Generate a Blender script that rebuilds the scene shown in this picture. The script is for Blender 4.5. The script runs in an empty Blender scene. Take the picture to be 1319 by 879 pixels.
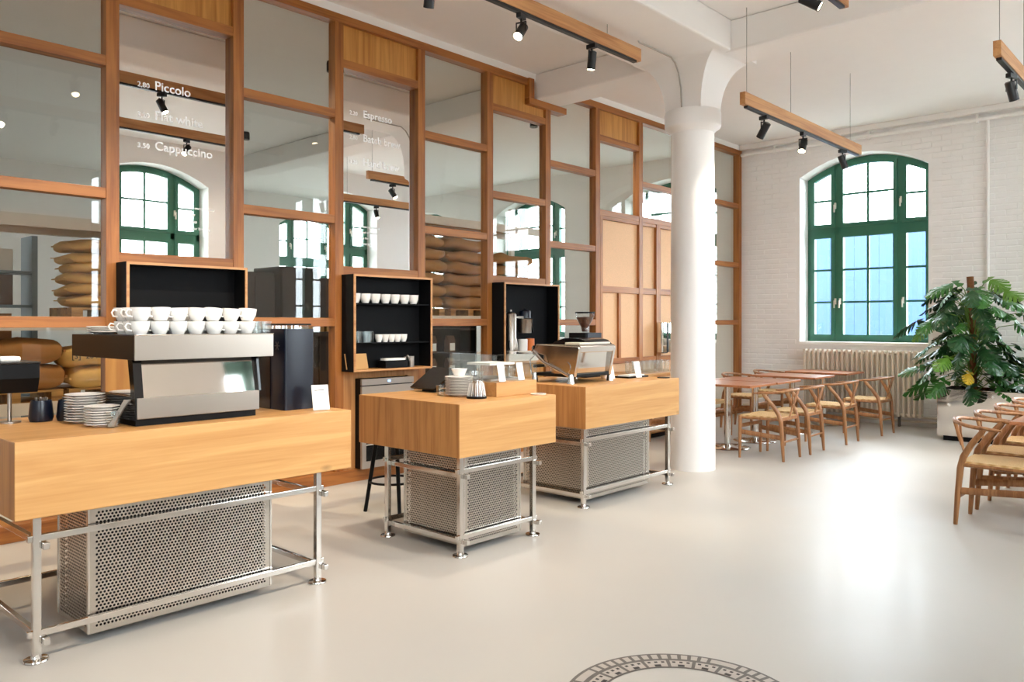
import bpy, math, random
from math import sin, cos, pi, radians as R
from mathutils import Vector, Matrix
random.seed(7)
SC = bpy.context.scene
COL = SC.collection

# ------------------------------------------------------------------ camera
cam_d = bpy.data.cameras.new('camera'); cam = bpy.data.objects.new('camera', cam_d); COL.objects.link(cam)
cam.location = (0, 0, 1.42); cam.rotation_euler = (R(90), 0, R(42.5))
cam_d.sensor_width = 36.0; cam_d.lens = 1028.0 / 1319.0 * 36.0
cam_d.shift_y = -(439.5 - 416.0) / 1319.0
cam_d.clip_start = 0.02
SC.camera = cam

# ------------------------------------------------------------------ world, exposure
SKY = 9.0
w = bpy.data.worlds.new('sky'); SC.world = w; w.use_nodes = True
bg = w.node_tree.nodes['Background']; bg.inputs[0].default_value = (0.86, 0.94, 1.0, 1); bg.inputs[1].default_value = SKY
SC.view_settings.view_transform = 'Standard'; SC.view_settings.look = 'None'
SC.view_settings.exposure = 1.27; SC.view_settings.gamma = 1.0; SC.view_settings.use_curve_mapping = False
cy = SC.cycles
cy.max_bounces = 10; cy.diffuse_bounces = 6; cy.glossy_bounces = 6; cy.transmission_bounces = 6; cy.transparent_max_bounces = 16
cy.sample_clamp_indirect = 6.0; cy.caustics_reflective = False; cy.caustics_refractive = False

# room constants (metres; +Y runs along the glazed partition, +X towards the street windows)
X0, X1, Y0, Y1 = -15.5, 0.45, -6.0, 11.8   # extents of floor and ceiling
PX = -5.92          # partition plane
BY = 11.8           # back wall inner face
WX = 0.45           # street wall inner face
CZ = 4.22           # ceiling
WIN_W, WIN_Z0, WIN_ZS, WIN_RISE = 1.78, 1.12, 3.60, 0.27
BACK_WIN = [-13.5, -10.35, -7.2, -4.04, -0.9]
FAR_FILL_WIN = [10.3, 6.9, -1.5, -4.4]  # unseen windows added to bring daylight into the store room
STREET_WIN = [8.7, 5.3, 1.0, -2.85]  # the last one, behind the camera, is added for fill light

def daylight_portal(loc, rot, sx, sy):
    l = bpy.data.lights.new('daylight_portal', 'AREA'); l.shape = 'RECTANGLE'; l.size = sx; l.size_y = sy
    l.cycles.is_portal = True
    o = bpy.data.objects.new('daylight_portal', l); o.location = loc; o.rotation_euler = rot; COL.objects.link(o)
for x in BACK_WIN:
    daylight_portal((x, BY + 0.52, 2.5), (R(-90), 0, 0), 1.8, 2.8)
for y in FAR_FILL_WIN:
    daylight_portal((X0 - 0.52, y, 2.5), (0, R(-90), 0), 2.8, 1.8)
for y in STREET_WIN:
    daylight_portal((WX + 0.52, y, 2.5), (0, R(90), 0), 2.8, 1.8)

# ------------------------------------------------------------------ helpers
def lin(h):
    h = h.lstrip('#'); o = []
    for i in (0, 2, 4):
        c = int(h[i:i+2], 16) / 255.0
        o.append(c / 12.92 if c <= 0.04045 else ((c + 0.055) / 1.055) ** 2.4)
    return (o[0], o[1], o[2], 1.0)

def new_mat(name):
    m = bpy.data.materials.new(name); m.use_nodes = True
    return m, m.node_tree, m.node_tree.nodes['Principled BSDF']

def plain(name, colr, rough=0.5, metal=0.0, spec=0.5, coat=0.0, var=0.05, vscale=6.0, bump=0.0, bscale=60.0, emit=0.0):
    """principled with a slight noise variation in colour, roughness and relief"""
    m, nt, p = new_mat(name); c = lin(colr) if isinstance(colr, str) else colr
    tc = nt.nodes.new('ShaderNodeTexCoord'); n = nt.nodes.new('ShaderNodeTexNoise')
    n.inputs['Scale'].default_value = vscale; n.inputs['Detail'].default_value = 5
    nt.links.new(tc.outputs['Object'], n.inputs['Vector'])
    mx = nt.nodes.new('ShaderNodeMix'); mx.data_type = 'RGBA'
    mx.inputs['A'].default_value = tuple(max(0, v * (1 - var)) for v in c[:3]) + (1,)
    mx.inputs['B'].default_value = tuple(min(1, v * (1 + var)) for v in c[:3]) + (1,)
    nt.links.new(n.outputs['Fac'], mx.inputs['Factor']); nt.links.new(mx.outputs['Result'], p.inputs['Base Color'])
    p.inputs['Roughness'].default_value = rough; p.inputs['Metallic'].default_value = metal
    p.inputs['Specular IOR Level'].default_value = spec; p.inputs['Coat Weight'].default_value = coat
    if bump:
        b = nt.nodes.new('ShaderNodeBump'); b.inputs['Strength'].default_value = bump; b.inputs['Distance'].default_value = 0.004
        n2 = nt.nodes.new('ShaderNodeTexNoise'); n2.inputs['Scale'].default_value = bscale; n2.inputs['Detail'].default_value = 4
        nt.links.new(tc.outputs['Object'], n2.inputs['Vector']); nt.links.new(n2.outputs['Fac'], b.inputs['Height'])
        nt.links.new(b.outputs['Normal'], p.inputs['Normal'])
    if emit:
        p.inputs['Emission Color'].default_value = c; p.inputs['Emission Strength'].default_value = emit
    return m

def wood(name, c1, c2, axis='Y', rough=0.42, scale=1.0, contrast=0.5, knots=False):
    """plank grain running along the given object axis"""
    m, nt, p = new_mat(name); N = nt.nodes.new; L = nt.links.new
    tc = N('ShaderNodeTexCoord'); mp = N('ShaderNodeMapping')
    s = {'X': (0.9, 14, 14), 'Y': (14, 0.9, 14), 'Z': (14, 14, 0.9)}[axis]
    mp.inputs['Scale'].default_value = tuple(v * scale for v in s); L(tc.outputs['Object'], mp.inputs['Vector'])
    n1 = N('ShaderNodeTexNoise'); n1.inputs['Scale'].default_value = 1.0; n1.inputs['Detail'].default_value = 6; n1.inputs['Distortion'].default_value = 1.1
    L(mp.outputs['Vector'], n1.inputs['Vector'])
    mp2 = N('ShaderNodeMapping'); s2 = {'X': (2, 90, 90), 'Y': (90, 2, 90), 'Z': (90, 90, 2)}[axis]
    mp2.inputs['Scale'].default_value = tuple(v * scale for v in s2); L(tc.outputs['Object'], mp2.inputs['Vector'])
    n2 = N('ShaderNodeTexNoise'); n2.inputs['Scale'].default_value = 1.0; n2.inputs['Detail'].default_value = 3
    L(mp2.outputs['Vector'], n2.inputs['Vector'])
    add = N('ShaderNodeMath'); add.operation = 'MULTIPLY_ADD'; add.inputs[1].default_value = 0.35
    L(n2.outputs['Fac'], add.inputs[0]); L(n1.outputs['Fac'], add.inputs[2])
    cr = N('ShaderNodeValToRGB'); e = cr.color_ramp.elements
    e[0].position = 0.62 - contrast * 0.3; e[0].color = lin(c2); e[1].position = 0.66 + contrast * 0.25; e[1].color = lin(c1)
    L(add.outputs[0], cr.inputs['Fac'])
    outc = cr.outputs['Color']
    if knots:
        v = N('ShaderNodeTexVoronoi'); v.inputs['Scale'].default_value = 3.2
        mp3 = N('ShaderNodeMapping'); s3 = {'X': (0.6, 1.3, 1.3), 'Y': (1.3, 0.6, 1.3), 'Z': (1.3, 1.3, 0.6)}[axis]
        mp3.inputs['Scale'].default_value = s3; L(tc.outputs['Object'], mp3.inputs['Vector']); L(mp3.outputs['Vector'], v.inputs['Vector'])
        r2 = N('ShaderNodeValToRGB'); r2.color_ramp.elements[0].position = 0.02; r2.color_ramp.elements[1].position = 0.09
        r2.color_ramp.elements[0].color = (0.45, 0.45, 0.45, 1); r2.color_ramp.elements[1].color = (1, 1, 1, 1)
        L(v.outputs['Distance'], r2.inputs['Fac'])
        mm = N('ShaderNodeMix'); mm.data_type = 'RGBA'; mm.blend_type = 'MULTIPLY'; mm.inputs['Factor'].default_value = 0.7
        L(outc, mm.inputs['A']); L(r2.outputs['Color'], mm.inputs['B']); outc = mm.outputs['Result']
    L(outc, p.inputs['Base Color']); p.inputs['Roughness'].default_value = rough
    b = N('ShaderNodeBump'); b.inputs['Strength'].default_value = 0.12; b.inputs['Distance'].default_value = 0.002
    L(n2.outputs['Fac'], b.inputs['Height']); L(b.outputs['Normal'], p.inputs['Normal'])
    return m

def pane_glass(name, tint=(0.93, 0.95, 0.94, 1), gain=2.0, ior=1.5):
    """thin pane: see-through with the mirror share of a real pane's two faces"""
    m = bpy.data.materials.new(name); m.use_nodes = True; nt = m.node_tree; nt.nodes.clear(); N = nt.nodes.new; L = nt.links.new
    out = N('ShaderNodeOutputMaterial'); mix = N('ShaderNodeMixShader'); t = N('ShaderNodeBsdfTransparent'); g = N('ShaderNodeBsdfGlossy')
    t.inputs[0].default_value = tint; g.inputs['Roughness'].default_value = 0.0; g.inputs[0].default_value = (1, 1, 1, 1)
    lw = N('ShaderNodeLayerWeight'); lw.inputs['Blend'].default_value = 0.5
    pw = N('ShaderNodeMath'); pw.operation = 'POWER'; pw.inputs[1].default_value = 5.0; L(lw.outputs['Facing'], pw.inputs[0])
    ml = N('ShaderNodeMath'); ml.operation = 'MULTIPLY_ADD'; ml.inputs[1].default_value = 0.95; ml.inputs[2].default_value = 0.04 * gain; ml.use_clamp = True
    L(pw.outputs[0], ml.inputs[0]); L(ml.outputs[0], mix.inputs[0]); L(t.outputs[0], mix.inputs[1]); L(g.outputs[0], mix.inputs[2]); L(mix.outputs[0], out.inputs[0])
    return m

class MB:
    """collects geometry for one mesh object"""
    def __init__(s): s.v = []; s.f = []
    def add(s, vs, fs):
        b = len(s.v); s.v += [tuple(v) for v in vs]; s.f += [tuple(b + i for i in f) for f in fs]; return s
    def box(s, x0, x1, y0, y1, z0, z1):
        return s.add([(x0,y0,z0),(x1,y0,z0),(x1,y1,z0),(x0,y1,z0),(x0,y0,z1),(x1,y0,z1),(x1,y1,z1),(x0,y1,z1)],
                     [(0,3,2,1),(4,5,6,7),(0,1,5,4),(1,2,6,5),(2,3,7,6),(3,0,4,7)])
    def prism(s, poly, h0, h1, axis='X'):
        """poly: list of 2D points; X: (y,z) extruded in x, Y: (x,z) extruded in y, Z: (x,y) extruded in z"""
        def p(a, b, h): return {'X': (h, a, b), 'Y': (a, h, b), 'Z': (a, b, h)}[axis]
        n = len(poly); vs = [p(a, b, h0) for a, b in poly] + [p(a, b, h1) for a, b in poly]
        fs = [tuple(range(n - 1, -1, -1)), tuple(range(n, 2 * n))] + [(i, (i + 1) % n, n + (i + 1) % n, n + i) for i in range(n)]
        return s.add(vs, fs)
    def cyl(s, p0, p1, r0, r1=None, n=12, caps=True):
        r1 = r0 if r1 is None else r1
        return s.tube([p0, p1], [r0, r1], n, caps)
    def tube(s, pts, rad, n=8, caps=True, flat=1.0, closed=False):
        pts = [Vector(p) for p in pts]; k = len(pts)
        if not isinstance(rad, (list, tuple)): rad = [rad] * k
        vs = []; prev = None
        for i, p in enumerate(pts):
            a = pts[(i - 1) % k] if (closed or i > 0) else p; b = pts[(i + 1) % k] if (closed or i < k - 1) else p
            d = (b - a).normalized()
            if prev is None:
                up = Vector((0, 0, 1)) if abs(d.z) < 0.95 else Vector((1, 0, 0))
                u = d.cross(up).normalized()
            else:
                u = (prev - d * prev.dot(d)).normalized()
            prev = u; q = d.cross(u)
            for j in range(n):
                t = 2 * pi * j / n
                vs.append(p + (u * cos(t) + q * sin(t) * flat) * rad[i])
        fs = []
        for i in range(k if closed else k - 1):
            for j in range(n):
                a = i * n + j; b = i * n + (j + 1) % n; c = ((i + 1) % k) * n + (j + 1) % n; d = ((i + 1) % k) * n + j
                fs.append((a, b, c, d))
        if caps and not closed:
            fs.append(tuple(range(n - 1, -1, -1))); fs.append(tuple(range((k - 1) * n, k * n)))
        return s.add(vs, fs)
    def lathe(s, prof, n=24, c=(0, 0, 0), caps=False):
        vs = []; k = len(prof)
        for r, z in prof:
            for j in range(n):
                t = 2 * pi * j / n; vs.append((c[0] + r * cos(t), c[1] + r * sin(t), c[2] + z))
        fs = []
        for i in range(k - 1):
            for j in range(n):
                fs.append((i * n + j, i * n + (j + 1) % n, (i + 1) * n + (j + 1) % n, (i + 1) * n + j))
        if caps: fs += [tuple(range(n - 1, -1, -1)), tuple(range((k - 1) * n, k * n))]
        return s.add(vs, fs)
    def rbox(s, x0, x1, y0, y1, z0, z1, r=0.02, n=4):
        """box with vertical edges rounded"""
        poly = []
        for cx, cy_, a0 in ((x1 - r, y1 - r, 0), (x0 + r, y1 - r, 90), (x0 + r, y0 + r, 180), (x1 - r, y0 + r, 270)):
            for i in range(n + 1):
                t = R(a0 + 90 * i / n); poly.append((cx + r * cos(t), cy_ + r * sin(t)))
        return s.prism(poly, z0, z1, 'Z')
    def build(s, name, mat, parent=None, smooth=False, bevel=0.0, loc=None, rot=None):
        me = bpy.data.meshes.new(name); me.from_pydata(s.v, [], s.f); me.update()
        if smooth:
            me.polygons.foreach_set('use_smooth', [True] * len(me.polygons)); me.set_sharp_from_angle(angle=R(42))
        if mat: me.materials.append(mat)
        return link(name, me, parent, bevel, loc, rot)

def link(name, me, parent=None, bevel=0.0, loc=None, rot=None):
    o = bpy.data.objects.new(name, me); COL.objects.link(o)
    if parent: o.parent = parent
    if loc: o.location = loc
    if rot: o.rotation_euler = rot
    if bevel:
        b = o.modifiers.new('bevel', 'BEVEL'); b.width = bevel; b.segments = 2; b.limit_method = 'ANGLE'
    return o

def tag(o, label, cat, group=None):
    o['label'] = label; o['category'] = cat
    if group: o['group'] = group
    return o
def thing(name, label, cat, loc=(0, 0, 0), rz=0.0, group=None):
    o = bpy.data.objects.new(name, None); o.empty_display_size = 0.1; COL.objects.link(o); o.location = loc; o.rotation_euler = (0, 0, rz)
    return tag(o, label, cat, group)
def struct(o): o['kind'] = 'structure'; return o
def struct_root(name, loc=(0, 0, 0), rz=0.0):
    o = bpy.data.objects.new(name, None); o.empty_display_size = 0.1; COL.objects.link(o); o.location = loc; o.rotation_euler = (0, 0, rz); o['kind'] = 'structure'; return o
def copy_tree(o, parent=None):
    c = o.copy(); COL.objects.link(c); c.parent = parent
    for ch in o.children: copy_tree(ch, c)
    return c
def place(proto, used, loc, rz, label, group=None):
    """first call moves the prototype, later calls copy it with its parts"""
    o = proto if not used else copy_tree(proto)
    used.append(1); o.location = loc; o.rotation_euler = (0, 0, rz); o['label'] = label
    if group: o['group'] = group
    return o
ORD = ['first', 'second', 'third', 'fourth', 'fifth', 'sixth', 'seventh', 'eighth', 'ninth', 'tenth', 'eleventh', 'twelfth', 'thirteenth', 'fourteenth']

def lettering(txt, size, mat, parent, loc, rot, ext=0.0006, name='lettering', align='LEFT'):
    cu = bpy.data.curves.new('t', 'FONT'); cu.body = txt; cu.size = size; cu.extrude = ext; cu.align_x = align; cu.resolution_u = 3; cu.offset = size * .012
    o = bpy.data.objects.new('t', cu); COL.objects.link(o)
    dg = bpy.context.evaluated_depsgraph_get(); dg.update()
    me = bpy.data.meshes.new_from_object(o.evaluated_get(dg)); bpy.data.objects.remove(o)
    me.materials.clear(); me.materials.append(mat); me.name = name
    return link(name, me, parent, 0, loc, rot)

# ------------------------------------------------------------------ materials
M = {}
M['white_wall'] = plain('white_wall', '#f4f2f1', 0.75, var=0.02, bump=0.25, bscale=35)
M['white_paint'] = plain('white_paint', '#f5f3f1', 0.6, var=0.015)
M['ceiling'] = plain('ceiling', '#f5f2f0', 0.8, var=0.015, bump=0.1, bscale=8)
M['column'] = plain('column', '#f4f1ef', 0.55, var=0.01, bump=0.1, bscale=20)
M['storage_dimmed'] = plain('storage_dimmed', '#e6e2dd', 0.8, var=0.03)  # white toned down in colour so the store room reads dimmer
M['storage_wall'] = plain('storage_wall', '#8f877d', 0.8, var=0.05)
M['green'] = plain('green', '#34705a', 0.4, var=0.06)
M['oak'] = wood('oak', '#d0a066', '#b78146', 'Y', 0.4, 1.0, 0.8, True)
M['oak_end'] = wood('oak_end', '#bf8750', '#9d6635', 'Z', 0.45, 1.0, 0.5)
M['frame_z'] = wood('frame_z', '#a8692f', '#864d1f', 'Z', 0.45, 1.0, 0.4)
M['frame_y'] = wood('frame_y', '#a8692f', '#864d1f', 'Y', 0.45, 1.0, 0.4)
M['panel_wood'] = wood('panel_wood', '#cc9248', '#a86c2c', 'Z', 0.5, 1.0, 0.6)
M['chip'] = plain('chip', '#dfb184', 0.6, var=0.22, vscale=90)
M['chair_wood'] = wood('chair_wood', '#a8764c', '#85552f', 'Z', 0.4, 1.3, 0.4)
M['table_wood'] = wood('table_wood', '#b87850', '#9a5c36', 'Y', 0.3, 1.0, 0.4)
M['cord'] = None
M['chrome'] = plain('chrome', '#d9d5d0', 0.12, 1.0, var=0.03)
M['steel'] = plain('steel', '#a89f96', 0.34, 1.0, var=0.04, vscale=2)
M['steel_mirror'] = plain('steel_mirror', '#dcd8d3', 0.04, 1.0, var=0.03)
M['satin'] = plain('satin', '#aaa198', 0.4, 0.45, var=0.04)
M['perf'] = plain('perf', '#c2bcb4', 0.25, 1.0, var=0.05)
M['black'] = plain('black', '#08080a', 0.45, spec=0.2, var=0.15)
M['black_gloss'] = plain('black_gloss', '#0a0b0e', 0.15, var=0.1)
M['navy'] = plain('navy', '#0b1222', 0.3, var=0.1)
M['niche'] = plain('niche', '#050609', 0.7, spec=0.2, var=0.2)
M['ceramic'] = plain('ceramic', '#f2eee9', 0.2, var=0.01, coat=0.3)
M['paper'] = plain('paper', '#f4f1ec', 0.7, var=0.01)
M['kraft'] = plain('kraft', '#c59a63', 0.8, var=0.08)
M['radiator'] = plain('radiator', '#e4dacb', 0.45, var=0.02)
M['pot_grey'] = plain('pot_grey', '#4a4642', 0.5, var=0.1)
M['soil'] = plain('soil', '#2a1d14', 0.95, var=0.3, vscale=40, bump=0.6)
M['moss'] = plain('moss', '#6d4526', 0.95, var=0.35, vscale=60, bump=0.8)
M['stem'] = plain('stem', '#5a7a2c', 0.5, var=0.15)
M['leaf'] = plain('leaf', '#2f6320', 0.38, var=0.35, vscale=3)
M['leaf_light'] = plain('leaf_light', '#557f28', 0.35, var=0.3, vscale=3)
M['leaf_dark'] = plain('leaf_dark', '#1c4420', 0.33, var=0.35, vscale=3)
M['leaf_yellow'] = plain('leaf_yellow', '#b99a2a', 0.4, var=0.3, vscale=4)
M['cable'] = plain('cable', '#8d8a86', 0.5, var=0.05)
M['conduit'] = plain('conduit', '#b5aea6', 0.4, 0.3, var=0.05)
M['track'] = plain('track', '#17171a', 0.4, var=0.1)
M['track_wood'] = wood('track_wood', '#c8935f', '#ac7446', 'Y', 0.45, 1.0, 0.4)
M['lettering'] = plain('lettering', '#ffffff', 0.5, var=0.0)
M['ink'] = plain('ink', '#3a3634', 0.7, var=0.1)
M['beans'] = plain('beans', '#4a2717', 0.4, var=0.4, vscale=90)
M['rack_blue'] = plain('rack_blue', '#6d7c83', 0.5, var=0.05)
M['rack_white'] = plain('rack_white', '#d8d0c4', 0.5, var=0.05)
M['cardboard'] = plain('cardboard', '#8a5c38', 0.85, var=0.1)
M['cardboard_dark'] = plain('cardboard_dark', '#5c4436', 0.85, var=0.1)
M['pallet'] = wood('pallet', '#c09455', '#8d6334', 'Y', 0.7, 1.0, 0.5)
M['sack'] = plain('sack', '#a97d4c', 0.85, var=0.18, vscale=14, bump=0.5, bscale=140)
M['sack_pale'] = plain('sack_pale', '#dfb46a', 0.85, var=0.12, vscale=14, bump=0.5, bscale=140)
M['sack_brown'] = plain('sack_brown', '#a8743c', 0.85, var=0.18, vscale=12, bump=0.5, bscale=140)
M['dark_cab'] = plain('dark_cab', '#3a322d', 0.6, var=0.1)
M['blue_shed'] = plain('blue_shed', (.022, .062, .18, 1), 0.6, var=0.08, vscale=1.5)
M['asphalt'] = plain('asphalt', '#8d8a86', 0.9, var=0.1)
M['mirror'] = plain('mirror', '#f4f2f0', 0.01, 1.0, var=0.0)
M['glass'] = pane_glass('glass', gain=0.65)
M['glass_clear'] = pane_glass('glass_clear', (0.95, 0.97, 0.97, 1), 2.2)
M['glass_win'] = pane_glass('glass_win', (0.97, 0.985, 0.985, 1), 1.2)
M['orange'] = plain('orange', '#d8712a', 0.5, var=0.05)
M['bulb'] = plain('bulb', (1.0, 0.78, 0.5, 1), 0.4, var=0.0, emit=22.0)

def floor_material():
    m, nt, p = new_mat('poured_floor'); N = nt.nodes.new; L = nt.links.new
    tc = N('ShaderNodeTexCoord'); n = N('ShaderNodeTexNoise'); n.inputs['Scale'].default_value = 0.6; n.inputs['Detail'].default_value = 4; n.inputs['Roughness'].default_value = 0.5
    L(tc.outputs['Object'], n.inputs['Vector'])
    cr = N('ShaderNodeValToRGB'); cr.color_ramp.elements[0].position = 0.1; cr.color_ramp.elements[1].position = 0.9
    cr.color_ramp.elements[0].color = lin('#bab6b0'); cr.color_ramp.elements[1].color = lin('#c3bfb9')
    L(n.outputs['Fac'], cr.inputs['Fac']); L(cr.outputs['Color'], p.inputs['Base Color'])
    n2 = N('ShaderNodeTexNoise'); n2.inputs['Scale'].default_value = 2.5; n2.inputs['Detail'].default_value = 5
    L(tc.outputs['Object'], n2.inputs['Vector'])
    mr = N('ShaderNodeMapRange'); mr.inputs['To Min'].default_value = 0.38; mr.inputs['To Max'].default_value = 0.45
    L(n2.outputs['Fac'], mr.inputs['Value']); L(mr.outputs[0], p.inputs['Roughness'])
    p.inputs['Specular IOR Level'].default_value = 0.38; p.inputs['Coat Weight'].default_value = 0.04; p.inputs['Coat Roughness'].default_value = 0.12
    return m
M['floor'] = floor_material()

def cord_material():
    m, nt, p = new_mat('paper_cord'); N = nt.nodes.new; L = nt.links.new
    tc = N('ShaderNodeTexCoord'); wv = N('ShaderNodeTexWave'); wv.inputs['Scale'].default_value = 45; wv.bands_direction = 'X'
    L(tc.outputs['Object'], wv.inputs['Vector'])
    cr = N('ShaderNodeValToRGB'); cr.color_ramp.elements[0].color = lin('#c39a63'); cr.color_ramp.elements[1].color = lin('#e6c793')
    L(wv.outputs['Fac'], cr.inputs['Fac']); L(cr.outputs['Color'], p.inputs['Base Color']); p.inputs['Roughness'].default_value = 0.8
    b = N('ShaderNodeBump'); b.inputs['Strength'].default_value = 0.5; b.inputs['Distance'].default_value = 0.003
    L(wv.outputs['Fac'], b.inputs['Height']); L(b.outputs['Normal'], p.inputs['Normal'])
    return m
M['cord'] = cord_material()

# ------------------------------------------------------------------ structure: floor, ceiling, walls
struct(MB().box(X0 - .5, X1 + 0.5, Y0, Y1 + 0.5, -0.15, 0.0).build('floor', M['floor']))
struct(MB().box(PX, X1 + 0.5, Y0, Y1 + 0.5, CZ, CZ + 0.2).build('ceiling', M['ceiling']))
struct(MB().box(X0 - .5, PX, Y0, Y1 + 0.5, CZ, CZ + 0.2).build('ceiling_storage', M['storage_dimmed']))

def arch(xc, x, hw=WIN_W / 2, zs=WIN_ZS, rise=WIN_RISE):
    t = max(-1, min(1, (x - xc) / hw)); return zs + rise * (1 - t * t)

def arched_wall(a0, a1, t0, t1, centres, along):
    """wall with arched window openings; along 'X' -> openings spaced in x, thickness t0..t1 in y"""
    mb = MB()
    def bx(u0, u1, z0, z1):
        if along == 'X': mb.box(u0, u1, t0, t1, z0, z1)
        else: mb.box(t0, t1, u0, u1, z0, z1)
    cur = a0
    for c in sorted(centres):
        l, r = c - WIN_W / 2, c + WIN_W / 2
        bx(cur, l, 0, CZ); bx(l, r, 0, WIN_Z0); cur = r
        n = 12
        for i in range(n):
            u0 = l + (r - l) * i / n; u1 = l + (r - l) * (i + 1) / n
            mb.prism([(u0, arch(c, u0)), (u1, arch(c, u1)), (u1, CZ), (u0, CZ)], t0, t1, 'Y' if along == 'X' else 'X')
    bx(cur, a1, 0, CZ)
    return mb
wall_back = struct(arched_wall(PX - 0.06, X1 + 0.5, BY, BY + 0.5, [x for x in BACK_WIN if x > -5], 'X').build('wall_back', M['white_wall']))
wall_storage = struct(arched_wall(X0 - .5, PX - 0.06, BY, BY + 0.5, [x for x in BACK_WIN if x < -5], 'X').build('wall_storage', M['storage_dimmed']))
wall_right = struct(arched_wall(Y0, Y1, WX, WX + 0.5, STREET_WIN, 'Y').build('wall_right', M['white_wall']))
struct(MB().box(X0 - .5, X1 + 0.5, Y0 - 0.3, Y0, 0, CZ).build('wall_rear', M['white_wall']))
struct(arched_wall(Y0, Y1, X0 - .5, X0, FAR_FILL_WIN, 'Y').build('wall_far', M['storage_dimmed']))

# painted brickwork on the back wall (proud bricks, shallow joints)
mb = MB(); rnd = random.Random(3); course = 0
z = 0.10
while z < 4.02:
    x = PX + 0.06 - (0.125 if course % 2 else 0)
    while x < WX:
        a = max(x + 0.005, PX + 0.06); b = min(x + 0.245, WX); zt = z + 0.066
        hit = any(abs((a + b) / 2 - c) < WIN_W / 2 + 0.13 and zt > WIN_Z0 - 0.05 and z < arch(c, (a + b) / 2) + 0.03 for c in BACK_WIN)
        if not hit and b - a > 0.04:
            d = 0.003 + rnd.random() * 0.004
            mb.add([(a, BY, z), (b, BY, z), (b, BY, zt), (a, BY, zt), (a + .004, BY - d, z + .004), (b - .004, BY - d, z + .004), (b - .004, BY - d, zt - .004), (a + .004, BY - d, zt - .004)],
                   [(4, 5, 6, 7), (0, 1, 5, 4), (1, 2, 6, 5), (2, 3, 7, 6), (3, 0, 4, 7)])
        x += 0.25
    z += 0.077; course += 1
o = mb.build('brickwork', M['white_wall'], wall_back); o['kind'] = 'stuff'

# cornice and pipes along the top of the back wall
struct(MB().box(PX + 0.06, WX, BY - 0.10, BY, 4.14, CZ).build('trim_1', M['white_paint'], None, False, 0.01))
pr = thing('heating_pipe', 'white painted heating pipe run under the ceiling of the brick wall', 'pipe', (0, 0, 0))
MB().cyl((PX + 0.08, BY - 0.07, 4.06), (WX - .02, BY - 0.07, 4.06), 0.028, n=12).build('pipe', M['white_paint'], pr, True)
MB().cyl((-2.43, BY - 0.06, 0.15), (-2.43, BY - 0.06, 4.05), 0.02, n=10).build('riser', M['white_paint'], pr, True)
for x in (-5.3, -3.9, -2.55, -1.2):
    MB().box(x - .012, x + .012, BY - 0.10, BY - 0.03, 4.02, 4.13).build('bracket', M['white_paint'], pr)
# floor-level pipes under the radiator
fp = thing('floor_pipe', 'pair of painted pipes running along the foot of the brick wall', 'pipe')
for z in (0.07, 0.13):
    MB().cyl((PX + 0.1, BY - 0.05, z), (WX - .02, BY - 0.05, z), 0.016, n=8).build('pipe', M['radiator'], fp, True)

# ------------------------------------------------------------------ arched windows
def sash_frame(mb, x0, x1, z0, topf, w, y0, y1, n=8):
    """closed frame ring of member width w under a top curve"""
    mb.prism([(x0, z0), (x0 + w, z0), (x0 + w, topf(x0 + w)), (x0, topf(x0))], y0, y1, 'Y')
    mb.prism([(x1 - w, z0), (x1, z0), (x1, topf(x1)), (x1 - w, topf(x1 - w))], y0, y1, 'Y')
    mb.box(x0 + w, x1 - w, y0, y1, z0, z0 + w)
    for i in range(n):
        a = x0 + w + (x1 - x0 - 2 * w) * i / n; b = x0 + w + (x1 - x0 - 2 * w) * (i + 1) / n
        mb.prism([(a, topf(a) - w), (b, topf(b) - w), (b, topf(b)), (a, topf(a))], y0, y1, 'Y')

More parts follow.
